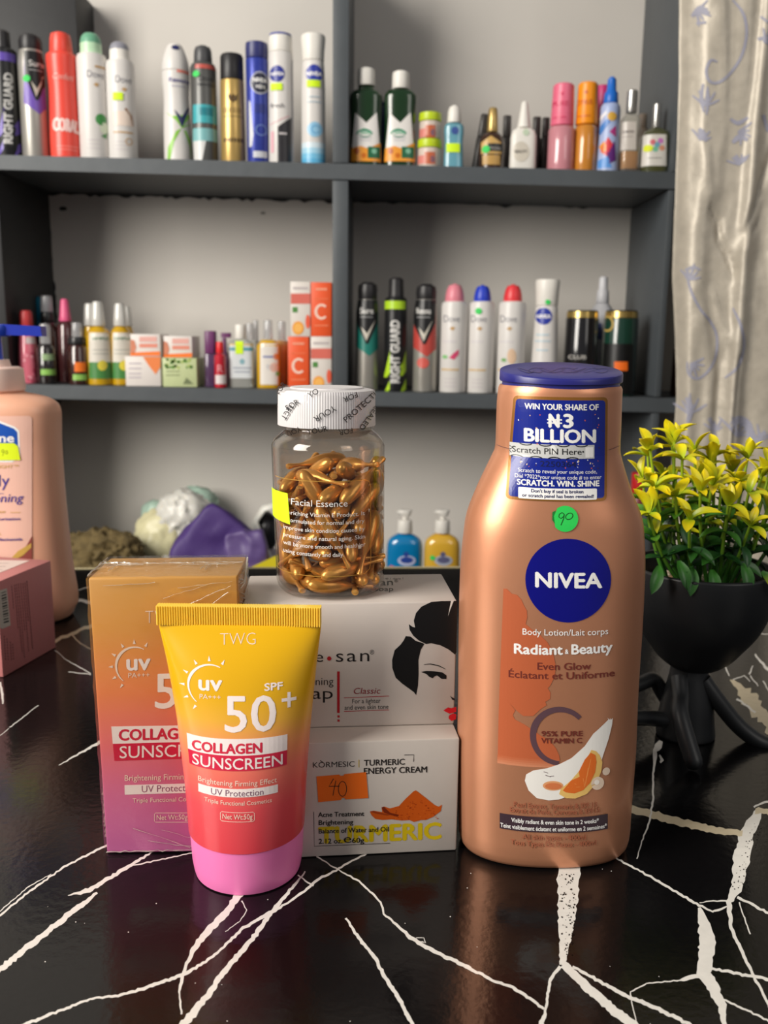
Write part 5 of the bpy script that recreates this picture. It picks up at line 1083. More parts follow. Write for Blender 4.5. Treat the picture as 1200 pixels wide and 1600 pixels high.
# 9-11 blue and white cans of another family
cob = pl_('cobalt_can', (52, 66, 158), .3, metal=.25)
t, P, o = stand('spray_can', 'cobalt blue deodorant can with a dark ringed emblem on the top shelf', 'spray can', 403.5, 255, CO, z_up, [('body', cob, [(None, 16.5), (94, 17.5)], {'n': 2.2}), ('cap', pl_('ink_blue_cap', (44, 48, 104)), [(93.8, 17.3), (76, 17.6), (69, 17), (67, 14)], {'n': 2.2})], TOPG)
P.ell(406, 129, 14.8, 18, tx(170, 172, 186)); P.poly([(389, 156), (392, 160), (396, 210), (394, 228), (390, 230)], tx(206, 208, 214)); P.rect(396, 236, 417, 246, tx(198, 200, 206)); P.L = 1; P.ell(406, 129, 13, 15.5, tx(34, 36, 60)); P.arc(408, 203, 8, 0, 360, 1.6, 1.6, tx(110, 136, 196), 20); P.rect(398, 162, 414, 176, tx(38, 50, 126)); P.L = 2; P.txt('NIVEA', 395.5, 416.5, 128, 128, 6.5, W, .04); P.txt('MEN', 400, 413, 138, 138, 5.5, W, .02); fin(P, t)
t, P, o = stand('spray_can', 'tall white and black deodorant can with blue roundel and yellow sticker on the top shelf', 'spray can', 440, 256, CO, z_up, [('body', wht, [(None, 19.5), (84, 19)], {'n': 2.1}), ('cap', whc, [(83.8, 18.6), (62, 17.8), (58, 17.5)], {'n': 2.1, 'r': .0006}), ('cap_ring', pl_('ring_blue', (74, 84, 158)), [(57.8, 17.6), (55, 17)], {'n': 2.1, 'rnd': 0})], TOPG)
P.poly([(455, 182), (434, 198), (434, 254), (455, 255)], tx(38, 36, 40)); P.rect(455.5, 90, 458, 255, tx(150, 150, 156)); P.ell(433, 115, 11.5, 13, tx(40, 50, 140)); P.line([(422, 194), (436, 188), (452, 180)], 1, tx(220, 150, 160)); P.L = 1; P.txt('NIVEA', 423.5, 443.5, 118, 118, 5.5, W, .03); P.txt('fresh', 423, 444, 168, 168, 7, tx(90, 90, 96)); P.rect(436, 207, 448, 210, tx(196, 190, 190)); P.rect(424, 205, 428, 238, tx(226, 170, 180)); fin(P, t); rec(t, P, 424, 130, 441, 141)
t, P, o = stand('spray_can', 'white deodorant can fading to sky blue at the foot, beside the shelf divider', 'spray can', 490, 256, CO, z_up, [('body', wht, [(None, 18.5), (140, 18.3), (110, 17.3), (97, 16.7)], {'n': 2.1}), ('cap', whc, [(96.7, 16.8), (80, 17.4), (62, 19), (57.5, 18.6), (55.5, 17)], {'n': 2.1, 'r': .0005})], TOPG)
for i, c in enumerate(((206, 222, 230), (160, 204, 226), (112, 184, 218), (84, 168, 210))): P.rect(472, 222 + i * 8.5, 508, 230.5 + i * 8.5, ink(c))
P.ell(491, 114.5, 13, 14, tx(38, 54, 156)); P.ell(492, 202, 12, 12, tx(140, 190, 220)); P.L = 1; P.txt('NIVEA', 479, 503, 118, 118, 6, W, .04); P.arc(493, 202, 6, 30, 330, 2, 2, tx(96, 160, 204), 14); P.rect(482, 150, 500, 152, tx(170, 186, 196)); P.rect(480, 158, 502, 160, tx(170, 186, 196)); fin(P, t); rec(t, P, 480, 125, 500, 136)
t, P, o = stand('spray_can', 'plain white waisted deodorant can with small blue roundel on the lower shelf', 'spray can', 848, 620, CO, z_lo, [('body', wht, [(None, 21), (560, 20), (500, 18), (478, 17)], {'n': 2.1}), ('cap', whc, [(477.7, 17), (455, 18), (441, 19), (437, 18)], {'n': 2.1, 'r': .0006})], 'deodorant cans standing in the lower right compartment')
P.ell(849.5, 494, 13, 13.3, tx(38, 54, 156)); P.L = 1; P.txt('NIVEA', 838.5, 860.5, 497, 497, 5.5, W, .04); P.rect(838, 522, 858, 524, tx(176, 202, 214)); P.rect(836, 532, 860, 534, tx(176, 202, 214)); P.rect(838, 546, 856, 548, tx(176, 202, 214)); fin(P, t); dot(t, P, 856, 472, 4)

# ---- upper right compartment
MO = .030
mwash = clear('green_mouthwash', (26, 74, 30), .06, .05, .5, body=(20, 56, 22), fill=.75)
def mouth(u, vt, vc, label):
    t, P, o = stand('mouthwash_bottle', label, 'bottle', u, 256, MO, z_up, [('body', mwash, [(None, 24.5), (235, 24.5), (200, 24), (170, 25), (155, 25.5), (148, 24), (142, 18), (vc + 8, 14), (vc, 12)], {'ratio': .6, 'n': 2.6, 'spl': 1, 'r': .0006}), ('cap', whc, [(vc, 13.6), (vt + 6, 13.2), (vt + 2, 12.6), (vt, 10)])], 'green mouthwash bottles in the upper right compartment')
    P.poly([(u - 16, 176), (u + 1, 192), (u + 17, 175), (u + 23.5, 252), (u - 23.5, 252)], tx(226, 222, 218)); P.L = 1
    P.poly([(u - 22, 231), (u - 8, 228), (u + 4, 232), (u + 22.5, 222), (u + 23.5, 252), (u - 23.5, 252)], tx(230, 150, 46)); P.arc(u - 2, 212, 13, 20, 165, 2, 4.5, tx(50, 140, 104), 16, 9); P.L = 2
    P.rect(u + 3, 229, u + 22, 247, tx(30, 100, 66)); P.ell(u - 14, 236, 4, 5, tx(180, 84, 20)); P.ell(u - 3, 243, 4, 4, tx(200, 104, 20)); P.arc(u - 1, 206, 11, 200, 340, 1, 3, tx(130, 160, 144), 14, 8); P.rect(u - 8, 206.5, u + 8, 209, tx(120, 180, 150)); P.rect(u - 11, 215, u + 10, 216, tx(170, 170, 180)); P.rect(u - 9, 219, u + 8, 220, tx(170, 170, 180)); P.L = 3; P.ell(u + 13, 236, 4, 4, tx(120, 180, 150)); fin(P, t)
mouth(571.5, 107, 135, 'dark green mouthwash bottle with white cap, nearest the shelf divider'); mouth(624.5, 112, 140, 'dark green mouthwash bottle with white cap, right of its twin')
t, P, o = stand('bottle', 'navy bottle half hidden between the two mouthwash bottles', 'bottle', 599, 250, .075, z_up, [('body', pl_('navy_bottle', (26, 34, 104)), [(None, 14), (180, 14), (168, 10)]), ('cap', pl_('navy_bottle', (26, 34, 104)), [(168, 8), (160, 8)])]); 
lime = pl_('lime_lid', (190, 212, 30)); jarm = pl_('red_white_jar', (206, 190, 178))
def gel(u, vb, vt, v1, hw, label, zf):
    t, P, o = stand('hair_gel_jar', label, 'jar', u, vb, MO, zf, [('body', jarm, [(None, hw), (v1, hw)]), ('lid', lime, [(v1 - .3, hw + 1), (vt + 1, hw + .5), (vt, hw - 1)])], 'stacked jars with lime lids')
    P.rect(u - hw * .4, v1 + 4, u + hw * .5, vb - 4, tx(190, 96, 60)); P.rect(u - hw * .95, v1 + 9, u - hw * .4, vb - 5, tx(214, 130, 120)); P.ell(u + 5, (v1 + vb) / 2 + 2, 4, 5, tx(120, 84, 100)); fin(P, t); return t
gel(670.5, 260, 219, 233, 18, 'small jar with lime green lid carrying an identical jar on its top', z_up)
zj2 = atY(670, 219, YF + MO)[0].z + .0002
gel(671.5, 218.5, 177, 191, 16.5, 'small jar with lime green lid stacked on top of its twin', lambda X: zj2)
aqua = clear('aqua_liquid', (150, 206, 222), .05, .05, .45, body=(130, 196, 214), fill=.6)
t, P, o = stand('sanitizer_bottle', 'small clear blue bottle with white flip cap and yellow sticker on the top shelf', 'bottle', 708, 258, MO, z_up, [('body', aqua, [(None, 15.5), (240, 15), (222, 14.2), (205, 15.5), (196, 14), (193, 10)], {'ratio': .65, 'n': 2.5, 'spl': 1, 'r': .0006}), ('cap', whc, [(193, 11), (175, 10), (168, 8), (165, 5)])]); P.ell(711, 204, 6, 6, tx(60, 84, 150)); fin(P, t); rec(t, P, 698, 224, 718, 238)
dkc = pl_('smoky_black', (44, 40, 38), .35)
for u, hw, vt, off, lean, lab in ((744, 8, 178, .05, .14, 'slim black bottle leaning right, left of the gold capped bottle'), (790, 7, 181, .07, .0, 'slim black bottle behind, between the gold capped and white bottles'), (836, 7, 183, .07, 0, 'slim black bottle behind, just right of the white dropper bottle'), (850, 6.5, 184, .065, 0, 'slim black bottle behind, just left of the pink capped bottle')):
    t, P, o = stand('lipgloss_tube', lab, 'tube', u, 262, off, z_up, [('body', dkc, [(None, hw), (215, hw)], {'n': 3}), ('cap', pl_('smoky_cap', (58, 54, 52), .3), [(214.7, hw * .92), (vt, hw * .88)], {'n': 3})], 'slim black tubes at the back of the top shelf', lean=lean)
t, P, o = stand('perfume_bottle', 'dark rounded bottle with tall gold cap and green dot on the top shelf', 'bottle', 767.5, 261, MO, z_up, [('body', pl_('dark_amber', (62, 40, 28), .2, coat=.5), [(None, 17), (245, 19.5), (228, 20), (214, 16), (207, 9)], {'spl': 1, 'ratio': .7, 'r': .0005}), ('cap', pl_('gold_cap', (196, 166, 104), .3, metal=.6), [(207, 8.6), (190, 8), (172, 7), (168.5, 6)])]); P.poly([(752, 222), (767, 212), (783, 222), (783, 240), (752, 240)], tx(198, 160, 92)); P.rect(754, 242, 781, 257, tx(190, 150, 84)); P.L = 1; P.rect(762, 224, 785, 236, tx(40, 40, 40)); P.txt('Honey', 764, 783, 233, 233, 5, tx(180, 176, 170)); fin(P, t); dot(t, P, 759.5, 233, 6)
t, P, o = stand('dropper_bottle', 'small white bottle with a pointed nozzle and oval label on the top shelf', 'bottle', 816, 263, MO, z_up, [('body', whc, [(None, 20.5), (214, 20), (205, 17.5), (200, 12)], {'ratio': .55, 'n': 3}), ('nozzle', whc, [(200, 10.5), (190, 9), (172, 6.5), (162, 5), (158.5, 3)], {'spl': 1, 'rnd': 0})]); P.ell(814, 237, 13, 16, tx(206, 198, 184)); P.L = 1; P.txt('BEAUTY', 804.5, 824, 239, 239, 4.5, tx(90, 84, 80), .03); P.ell(822, 207, 5, 5, tx(190, 206, 180)); fin(P, t)
def mist(u, vb, vt, vc, hw, chw, liq, capm, label, st, c):
    t, P, o = stand('body_mist', label, 'bottle', u, vb, MO + .002, z_up, [('body', liq, [(None, hw), (vc + 6, hw), (vc + 1, hw * .9)], {'r': .0014}), ('cap', capm, [(vc, chw), (vt + 3, chw * .9), (vt, chw * .8)])], 'coloured body mists'); P.txt(st, u - 12, u + 13, (vt + vc) / 2, (vt + vc) / 2, 7, c, .02); P.rect(u - 10, vc - 16, u + 10, vc - 14, c); P.ell(u + 3, vt + 14, 3, 3, c, 10); fin(P, t)
mist(875, 265, 132, 198, 20.5, 18, clear('pink_liquid', (220, 160, 168), .05, .05, .4, body=(222, 150, 160), fill=.8), pl_('rose_cap', (232, 110, 138)), 'body mist with tall rose pink cap and pinkish liquid on the top shelf', 'PURE', tx(214, 60, 100))
mist(912.5, 265, 130, 196, 17.5, 17, clear('amber_liquid', (216, 150, 60), .05, .05, .4, body=(222, 146, 50), fill=.8), pl_('marigold_cap', (246, 150, 16)), 'body mist with tall orange cap and amber liquid on the top shelf', 'CITRUS', tx(200, 90, 20))
t, P, o = stand('body_mist', 'magenta capped bottle mostly hidden behind the orange capped mist', 'bottle', 936, 262, .075, z_up, [('body', clear('magenta_liquid', (180, 90, 110), .05, .05, .4, body=(170, 80, 100), fill=.7), [(None, 14), (190, 14)]), ('cap', pl_('magenta_cap', (196, 50, 116)), [(189.5, 11), (134, 10)])])
t, P, o = stand('spray_bottle', 'slim spray bottle with bright blue nozzle and rainbow print on the top shelf', 'bottle', 948.5, 267, MO, z_up, [('body', pl_('pale_blue_bottle', (170, 186, 226)), [(None, 18), (245, 17), (200, 15.5), (172, 15.5), (164, 13), (162, 10)], {'spl': 1}), ('nozzle', pl_('azure', (28, 108, 206)), [(162, 11.5), (146, 10.5), (142, 7.5), (124, 6.5), (120, 4)])]); 
for pts, c in (([(938, 236), (950, 214), (958, 226), (948, 244)], (222, 60, 70)), ([(936, 228), (944, 220), (950, 232), (942, 240)], (236, 150, 40)), ([(948, 240), (960, 220), (962, 250), (952, 256)], (96, 40, 120)), ([(934, 200), (950, 184), (954, 190), (938, 210)], (70, 130, 206)), ([(936, 182), (948, 172), (948, 178), (936, 190)], (240, 240, 246)), ([(934, 250), (950, 244), (956, 262), (934, 262)], (90, 150, 220)), ([(952, 206), (962, 196), (962, 214)], (180, 60, 130))): P.poly(pts, ink(c))
P.L = 1; P.ell(956, 182, 7, 7, tx(216, 170, 70)); fin(P, t)
glassc = clear('clear_glass', (240, 240, 236), .03, .05, .5, fill=.12, body=(226, 222, 214))
chrome = pl_('silver_cap', (196, 194, 190), .25, metal=.8)
t, P, o = stand('perfume_bottle', 'tall clear perfume bottle with silver cap and amber foot, between blue spray and square perfume', 'bottle', 981, 267, MO, z_up, [('body', glassc, [(None, 15), (188, 15), (182, 11), (177, 8)], {'n': 3.4}), ('perfume', clear('whisky_liquid', (210, 150, 80), .1, .02, .1, body=(216, 150, 74), fill=.8), [(266, 13.5), (238, 13.5)], {'n': 3.4, 'surf': 0}), ('cap', chrome, [(177, 8.8), (143, 8.5), (141, 7.5)])]); P.rect(968, 190, 994, 234, tx(206, 198, 190)); P.L = 1; P.txt('LONDON', 972, 990, 208, 208, 4.5, tx(120, 110, 106), .02); P.rect(973, 213, 989, 214, tx(150, 140, 136)); fin(P, t)
t, P, o = stand('perfume_bottle', 'small beige bottle mostly hidden behind the two clear perfumes', 'bottle', 1000, 266, .07, z_up, [('body', pl_('beige_bottle', (196, 176, 156)), [(None, 8), (200, 8)]), ('cap', pl_('beige_bottle', (196, 176, 156)), [(199.5, 6), (178, 6)])])
olive = clear('olive_glass', (196, 200, 150), .03, .05, .5, fill=.45, body=(110, 112, 70))
t, P, o = stand('perfume_bottle', 'squat perfume with silver cap and yellow dotted label, rightmost on the top shelf', 'bottle', 1020.5, 268, MO, z_up, [('body', olive, [(None, 21.5), (215, 21.5), (207, 18), (201, 9)], {'n': 3, 'spl': 0}), ('cap', chrome, [(200.5, 6.4), (164, 6), (162, 5)])]); P.rect(1000.5, 210, 1041, 259, tx(218, 214, 206)); P.L = 1
for x, y, c in ((1020, 222, (214, 110, 120)), (1027, 226, (110, 170, 190)), (1032, 220, (200, 120, 190)), (1034, 231, (214, 150, 120)), (1024, 233, (120, 190, 160))): P.ell(x, y, 4.5, 4.5, ink(c), 12)
P.rect(1012, 246, 1034, 247.5, tx(150, 146, 140)); fin(P, t); sticker(t, P, [(1012.5 + 8 * math.cos(a * .5236), 231.5 + 5.5 * math.sin(a * .5236)) for a in range(12)], (222, 232, 20))

# ---- lower left compartment
LO = .030
t, P, o = stand('lotion_bottle', 'small pink bottle with red cap, leftmost on the lower shelf', 'bottle', 47, 600, LO, z_lo, [('body', clear('pink_beads_liquid', (230, 140, 160), .06, .05, .4, body=(232, 116, 136), fill=.85), [(None, 15), (560, 15), (530, 13), (512, 10)], {'spl': 1, 'r': .0006}), ('cap', pl_('tomato_cap', (206, 64, 66)), [(511, 10), (490, 9.5), (485, 8)])]); P.rect(40, 527, 56, 537, tx(206, 190, 190)); rr = random.Random(2)
for _ in range(16): P.ell(rr.uniform(36, 60), rr.uniform(545, 595), 2.4, 2.4, ink(rr.choice([(236, 160, 170), (170, 40, 74), (226, 120, 140)])), 9)
fin(P, t)
amb = clear('brown_glass', (96, 44, 30), .05, .06, .5, body=(66, 30, 22), fill=.75); clr = clear('clear_cap', (236, 236, 236), .06, .06, .5, fill=.4, body=(210, 210, 212))
t, P, o = stand('spray_bottle', 'tall brown spray bottle with clear cap and black collar on the lower shelf', 'bottle', 80, 601, .062, z_lo, [('body', amb, [(None, 15), (515, 15), (504, 12)]), ('collar', blk, [(503.7, 11), (488, 10)]), ('cap', clr, [(487.6, 9.5), (462, 8.5)])]); fin(P, t)
t, P, o = stand('cream_jar', 'teal rounded cap of a bottle hidden behind the tall brown spray', 'bottle', 73, 598, .115, z_lo, [('body', pl_('teal_plastic', (24, 116, 146)), [(None, 17), (500, 17)]), ('cap', pl_('teal_plastic', (24, 116, 146)), [(499.5, 16), (468, 15), (464, 12)])])
t, P, o = stand('spray_bottle', 'small black spray with pale green labels in front of the tall brown spray', 'bottle', 75, 602, .018, z_lo, [('body', clear('smoke_glass', (60, 46, 44), .05, .06, .5, body=(40, 32, 32), fill=.75), [(None, 14), (545, 13.5), (538, 10)]), ('cap', clr, [(537.5, 8.5), (506, 7.5)])]); P.rect(66, 553, 86, 563, tx(150, 176, 130)); P.rect(64, 577, 89, 586, tx(140, 190, 90)); fin(P, t)
t, P, o = stand('spray_bottle', 'clear bottle with pink tapered cap on the lower shelf', 'bottle', 107.5, 600, .062, z_lo, [('body', clear('wine_clear', (150, 90, 90), .05, .06, .5, body=(110, 60, 62), fill=.5), [(None, 13), (510, 13), (503, 9)]), ('cap', pl_('bubblegum_cap', (224, 92, 136)), [(502.5, 9.5), (494, 8.5), (470, 6), (467, 5)])])
t, P, o = stand('spray_bottle', 'small black spray bottle with an orange price sticker on the lower shelf', 'bottle', 124.5, 602, .022, z_lo, [('body', amb, [(None, 15.5), (544, 15), (539, 13)]), ('collar', blk, [(538.7, 14), (527, 13)]), ('cap', clr, [(526.7, 8.5), (504, 7.5)])]); P.rect(114, 585, 136, 594, tx(140, 190, 90)); fin(P, t); rec(t, P, 117, 566, 134, 581, (238, 116, 24))
oil = clear('golden_oil', (226, 180, 40), .05, .06, .5, body=(226, 178, 24), fill=.8)
clrw = clear('frosted_cap', (236, 236, 232), .2, .06, .5, fill=.75, body=(228, 226, 220))
def oilb(u, off, vt, lab, front, hw=20):
    t, P, o = stand('oil_bottle', lab, 'bottle', u, 604, off, z_lo, [('body', oil, [(None, hw), (530, hw), (516, hw * .8), (510, 9)], {'spl': 0}), ('cap', clrw, [(509.5, 10.6), (495, 9.6), (vt + 4, 8), (vt, 7)])], 'golden oil bottles on the lower shelf')
    if front:
        P.rect(u - hw * .92, 520, u + hw * .92, 566, tx(214, 208, 196)); P.rect(u - hw * .92, 566, u + hw * .92, 592, tx(70, 130, 66)); P.L = 1; P.txt('SIMPLE', u - 14, u + 12, 531, 531, 4, tx(70, 120, 80), .03); P.ell(u + 2, 571, 7.5, 8, tx(216, 200, 70)); P.rect(u - 13, 546, u + 12, 547.5, tx(170, 170, 160)); P.rect(u - 13, 552, u + 12, 553.5, tx(170, 170, 160)); fin(P, t)
oilb(158, LO, 471, 'golden oil bottle with white pump, front one nearest the dark sprays', 1); oilb(192, LO + .006, 474, 'golden oil bottle with white pump, front one nearest the small boxes', 1, 17)
oilb(146, .085, 474, 'golden oil bottle behind, its white pump showing at the far left of the group', 0, 13); oilb(201, .085, 479, 'golden oil bottle behind, its white pump showing at the right of the group', 0, 13)
bxw = mat('soap_carton_white', (220, 212, 206), .5, vary=.03); bxg = mat('soap_carton_green', (190, 200, 150), .5, vary=.08, scale=300)
def sbox(u0, u1, v0, v1, off, lab, style, m, zb=None):
    t, P, zt_ = boxy('soap_box', lab, u0, u1, v0, v1, off, z_lo, m, .05, 'small soap cartons stacked in pairs', zb)
    w_ = u1 - u0
    if style == 'face': P.rect(u0 + w_ * .3, v0 + 4, u1 - 5, v0 + 12, tx(226, 170, 160)); P.rect(u0 + w_ * .3, v0 + 15, u1 - 4, v0 + 21, tx(222, 140, 120)); P.poly([(u0, v0 + 8), (u0 + w_ * .13, v0 + 10), (u0 + w_ * .2, v0 + 20), (u0 + w_ * .14, v1 - 4), (u0, v1 - 5)], tx(206, 130, 100)); P.poly([(u0, v1 - 5), (u1, v1 - 7), (u1, v1 - .5), (u0, v1 - .5)], tx(234, 116, 40))
    if style == 'orange': P.poly([(u0 + w_ * .5, v0 + .5), (u1 - .3, v0 + .5), (u1 - .3, v0 + 16), (u0 + w_ * .86, v0 + 28), (u0 + w_ * .66, v0 + 14)], tx(232, 130, 70)); [P.rect(u0 + w_ * .1, v0 + k, u0 + w_ * .45, v0 + k + 1.4, tx(170, 160, 176)) for k in (10, 18, 26, 32)]
    if style == 'green':
        r3 = random.Random(4)
        for _ in range(34): P.ell(r3.uniform(u0 + 3, u1 - 3), r3.uniform(v0 + 2, v0 + 15), r3.uniform(1.5, 3), 2, ink(r3.choice([(120, 170, 70), (90, 140, 60), (170, 190, 90)])), 8)
        P.L = 1; [P.rect(u0 + w_ * .1, v0 + k, u0 + w_ * .5, v0 + k + 1.2, tx(120, 130, 90)) for k in (20, 26)]; P.poly([(u0 + w_ * .6, v1 - 6), (u0 + w_ * .7, v1 - 16), (u0 + w_ * .9, v1 - 6)], tx(110, 120, 84))
    P.build('printed_front', t); return zt_
zt_ = sbox(196, 251, 557, 605, .012, 'white and orange soap carton under a face print carton, left pair', 'orange', bxw); sbox(204, 250, 522, 556, .022, 'white carton with face print on top of the left pair', 'face', bxw, zt_ + .0003)
zt_ = sbox(254, 307.5, 559.5, 606, .012, 'pale green soap carton under a face print carton, right pair', 'green', bxg); sbox(256, 300, 525, 558.5, .022, 'white carton with face print on top of the pale green one', 'face', bxw, zt_ + .0003)
t, P, o = stand('serum_bottle', 'clear violet bottle with square purple cap on the lower shelf', 'bottle', 331, 608, LO, z_lo, [('body', clear('violet_clear', (150, 110, 160), .05, .06, .5, body=(110, 76, 120), fill=.5), [(None, 10), (553, 9.5)], {'n': 3.5}), ('cap', pl_('purple_cap', (104, 48, 98)), [(552.7, 9), (517, 9)], {'n': 3.5})])
t, P, o = stand('serum_bottle', 'small red serum bottle with bright red cap on the lower shelf', 'bottle', 345, 608, .016, z_lo, [('body', clear('ruby', (200, 30, 50), .05, .06, .5, body=(206, 24, 48), fill=.85), [(None, 9.5), (556, 9), (552, 6)]), ('cap', pl_('scarlet_cap', (222, 36, 40)), [(551.7, 6), (534, 5.5)])]); P.rect(337, 586, 353, 600, tx(216, 206, 204)); P.L = 1; P.txt('R', 340, 348, 582, 582, 12, tx(226, 150, 156), 0); fin(P, t)
t, P, o = stand('pump_bottle', 'purple hooked pump bottle behind the red serum', 'bottle', 352, 606, .085, z_lo, [('body', pl_('purple_cap', (104, 48, 98)), [(None, 9), (560, 9), (550, 4), (528, 3.4)]), ('pump', pl_('purple_cap', (104, 48, 98)), [(527.6, 8, 3), (520, 8, 3)], {'ratio': .4, 'du': 3, 'rnd': 0})])
wat = clear('clear_lotion', (226, 230, 226), .05, .06, .45, body=(222, 222, 216), fill=.4)
t, P, o = stand('micellar_bottle', 'square clear bottle with teal striped label and yellow sticker on the lower shelf', 'bottle', 377.5, 609, LO, z_lo, [('body', wat, [(None, 20), (536, 20), (530, 12)], {'n': 4, 'ratio': .6}), ('cap', whc, [(529.5, 8.5), (507, 8.5)])]); P.rect(359, 537, 397, 591, tx(212, 216, 218)); P.L = 1; P.rect(359, 543, 397, 548, tx(80, 150, 166)); P.rect(359, 537, 397, 540, tx(214, 190, 140)); P.ell(378.5, 565, 4, 4.5, tx(130, 170, 180)); P.rect(364, 574, 393, 576, tx(150, 156, 170)); P.rect(366, 580, 391, 582, tx(150, 156, 170)); fin(P, t); rec(t, P, 368, 534, 380, 553)
t, P, o = stand('micellar_bottle', 'clear capped bottle behind, between the square bottle and the yellow oil', 'bottle', 392, 607, .085, z_lo, [('body', wat, [(None, 14), (532, 14)], {'n': 3}), ('cap', clr, [(531.6, 6), (505, 6)])])
t, P, o = stand('shower_oil', 'yellow shower oil with white orange printed label left of the orange boxes', 'bottle', 420, 610, LO, z_lo, [('body', oil, [(None, 18), (540, 18), (531, 12)], {'n': 2.4, 'ratio': .7}), ('cap', clr, [(530.6, 7), (500, 6.5)])]); P.rect(407, 537, 434, 601, tx(222, 216, 208)); P.L = 1; P.rect(411, 556, 430, 559, tx(120, 126, 170)); P.ell(431, 557, 4, 5, tx(226, 130, 60)); P.ell(428, 574, 7, 7, tx(226, 180, 160)); P.txt('YO', 416, 426, 578, 578, 8, tx(150, 160, 180)); P.ell(434, 584, 3.5, 3.5, tx(110, 170, 80)); fin(P, t)
t, P, o = stand('shower_oil', 'amber bottle with clear cap half hidden behind the orange boxes', 'bottle', 441, 609, .062, z_lo, [('body', clear('apricot_liquid', (230, 176, 116), .05, .06, .5, body=(232, 176, 110), fill=.75), [(None, 14), (538, 14), (532, 9)]), ('cap', clr, [(531.6, 6), (502, 6)])])
t, P, o = stand('shower_oil', 'clear capped bottle behind, its slim cap left of the yellow shower oil', 'bottle', 401, 607, .10, z_lo, [('body', wat, [(None, 8), (534, 8)]), ('cap', clr, [(533.6, 4), (500, 4)])])
vit = mat('vitamin_carton_orange', (232, 88, 40), .45, vary=.03); vitw = mat('vitamin_carton_white', (222, 214, 206), .45, vary=.03)
def vbox(u0, u1, v0, v1, lab, style, zb=None, off=.014):
    t, P, zt_ = boxy('vitamin_box', lab, u0, u1, v0, v1, off, z_lo, vit if style == 'c' else vitw, .045, 'orange and white vitamin cartons by the divider', zb); w_ = u1 - u0; h_ = v1 - v0; um = (u0 + u1) / 2
    if style == 'c': P.arc(um + .5, v0 + h_ * .55, 9, 45, 315, 3.2, 4, tx(246, 214, 196), 24, 10.5); P.rect(u0 + 7, v0 + h_ * .11, u1 - 7, v0 + h_ * .15, tx(240, 160, 130)); P.rect(u0 + 5, v0 + h_ * .30, u1 - 5, v0 + h_ * .32, tx(236, 120, 80)); P.rect(u0 + 5, v0 + h_ * .8, u1 - 5, v0 + h_ * .82, tx(240, 140, 100))
    else: P.rect(u0 + 4, v0 + h_ * .10, u1 - 4, v0 + h_ * .14, tx(190, 180, 180)); P.rect(u0 + .4, v0 + h_ * .22, u1 - .4, v0 + h_ * .41, tx(216, 110, 96)); P.rect(u0 + 3, v0 + h_ * .47, u0 + 11, v0 + h_ * .57, tx(84, 140, 70)); P.L = 1; P.ell(u0 + w_ * .38, v1 - 12, 9, 10.5, tx(240, 160, 60)); P.ell(u1 - 4, v0 + h_ * .74, 3.6, 11, tx(232, 96, 66)); P.L = 2; P.ell(u0 + w_ * .38, v1 - 12, 6.5, 7.5, tx(246, 184, 96))
    P.build('printed_front', t); return zt_
z1_ = vbox(450, 482.5, 526, 609, 'orange carton with a pale ring letter, lower left of the stack of four', 'c'); vbox(454, 485, 440, 524.5, 'white and orange carton, upper left of the stack of four', 'w', z1_ + .0003)
z1_ = vbox(485.5, 518, 526, 610, 'white and orange carton, lower right of the stack of four', 'w'); vbox(486, 518, 441, 524.5, 'orange carton with a pale ring letter, upper right of the stack of four', 'c', z1_ + .0003)

# ---- lower right compartment, dark jars and white spray
def djar(u, hw, vt, lab, m, two=None):
    t, P, o = stand('hair_jar', lab, 'jar', u, 621, .034, z_lo, [('body', m, [(None, hw), (vt + 10, hw)]), ('rim', pl_('gold_rim', (206, 176, 104), .25, metal=.8), [(vt + 9.6, hw * .97), (vt, hw * .95)], {'rnd': 0}), ('lid', blk, [(vt - .3, hw * .9), (vt - 2, hw * .9)], {'rnd': 0})]); return t, P
t, P = djar(903.5, 25.5, 487, 'glossy black jar with gold rim, right of the white waisted can', pl_('gloss_black_jar', (24, 23, 25), .15, coat=.6)); P.txt('CLUB', 888, 916, 561, 561, 6, tx(180, 176, 170), .03); fin(P, t)
t, P = djar(963.5, 26.5, 487, 'dark green jar with gold rim, gold ring emblem and orange sticker', pl_('bottle_green_jar', (24, 58, 46), .2, coat=.5)); P.rect(938, 537, 989, 616, tx(22, 22, 22)); P.L = 1; P.arc(949, 506, 9, 0, 360, 3, 3, tx(190, 160, 80), 20, 11); fin(P, t); rec(t, P, 960, 565, 980, 579, (244, 110, 20))
t, P, o = stand('spray_bottle', 'white spray bottle standing behind the two dark jars', 'bottle', 933, 618, .095, z_lo, [('body', pl_('cool_white', (206, 206, 210)), [(None, 21), (495, 21), (488, 19), (474, 11)], {'spl': 0}), ('nozzle', pl_('cool_white', (206, 206, 210)), [(473.6, 10), (455, 9), (452, 7), (434, 6.5), (432, 5)])]); P.rect(926, 505, 940, 530, tx(70, 84, 150)); fin(P, t)
t, P, o = stand('bottle', 'brown bottle glimpsed between the shelf upright and the curtain', 'bottle', 1056, 622, .05, z_lo, [('body', pl_('brown_bottle', (92, 56, 36)), [(None, 9), (545, 9)]), ('cap', blk, [(544.6, 6), (530, 6)])])

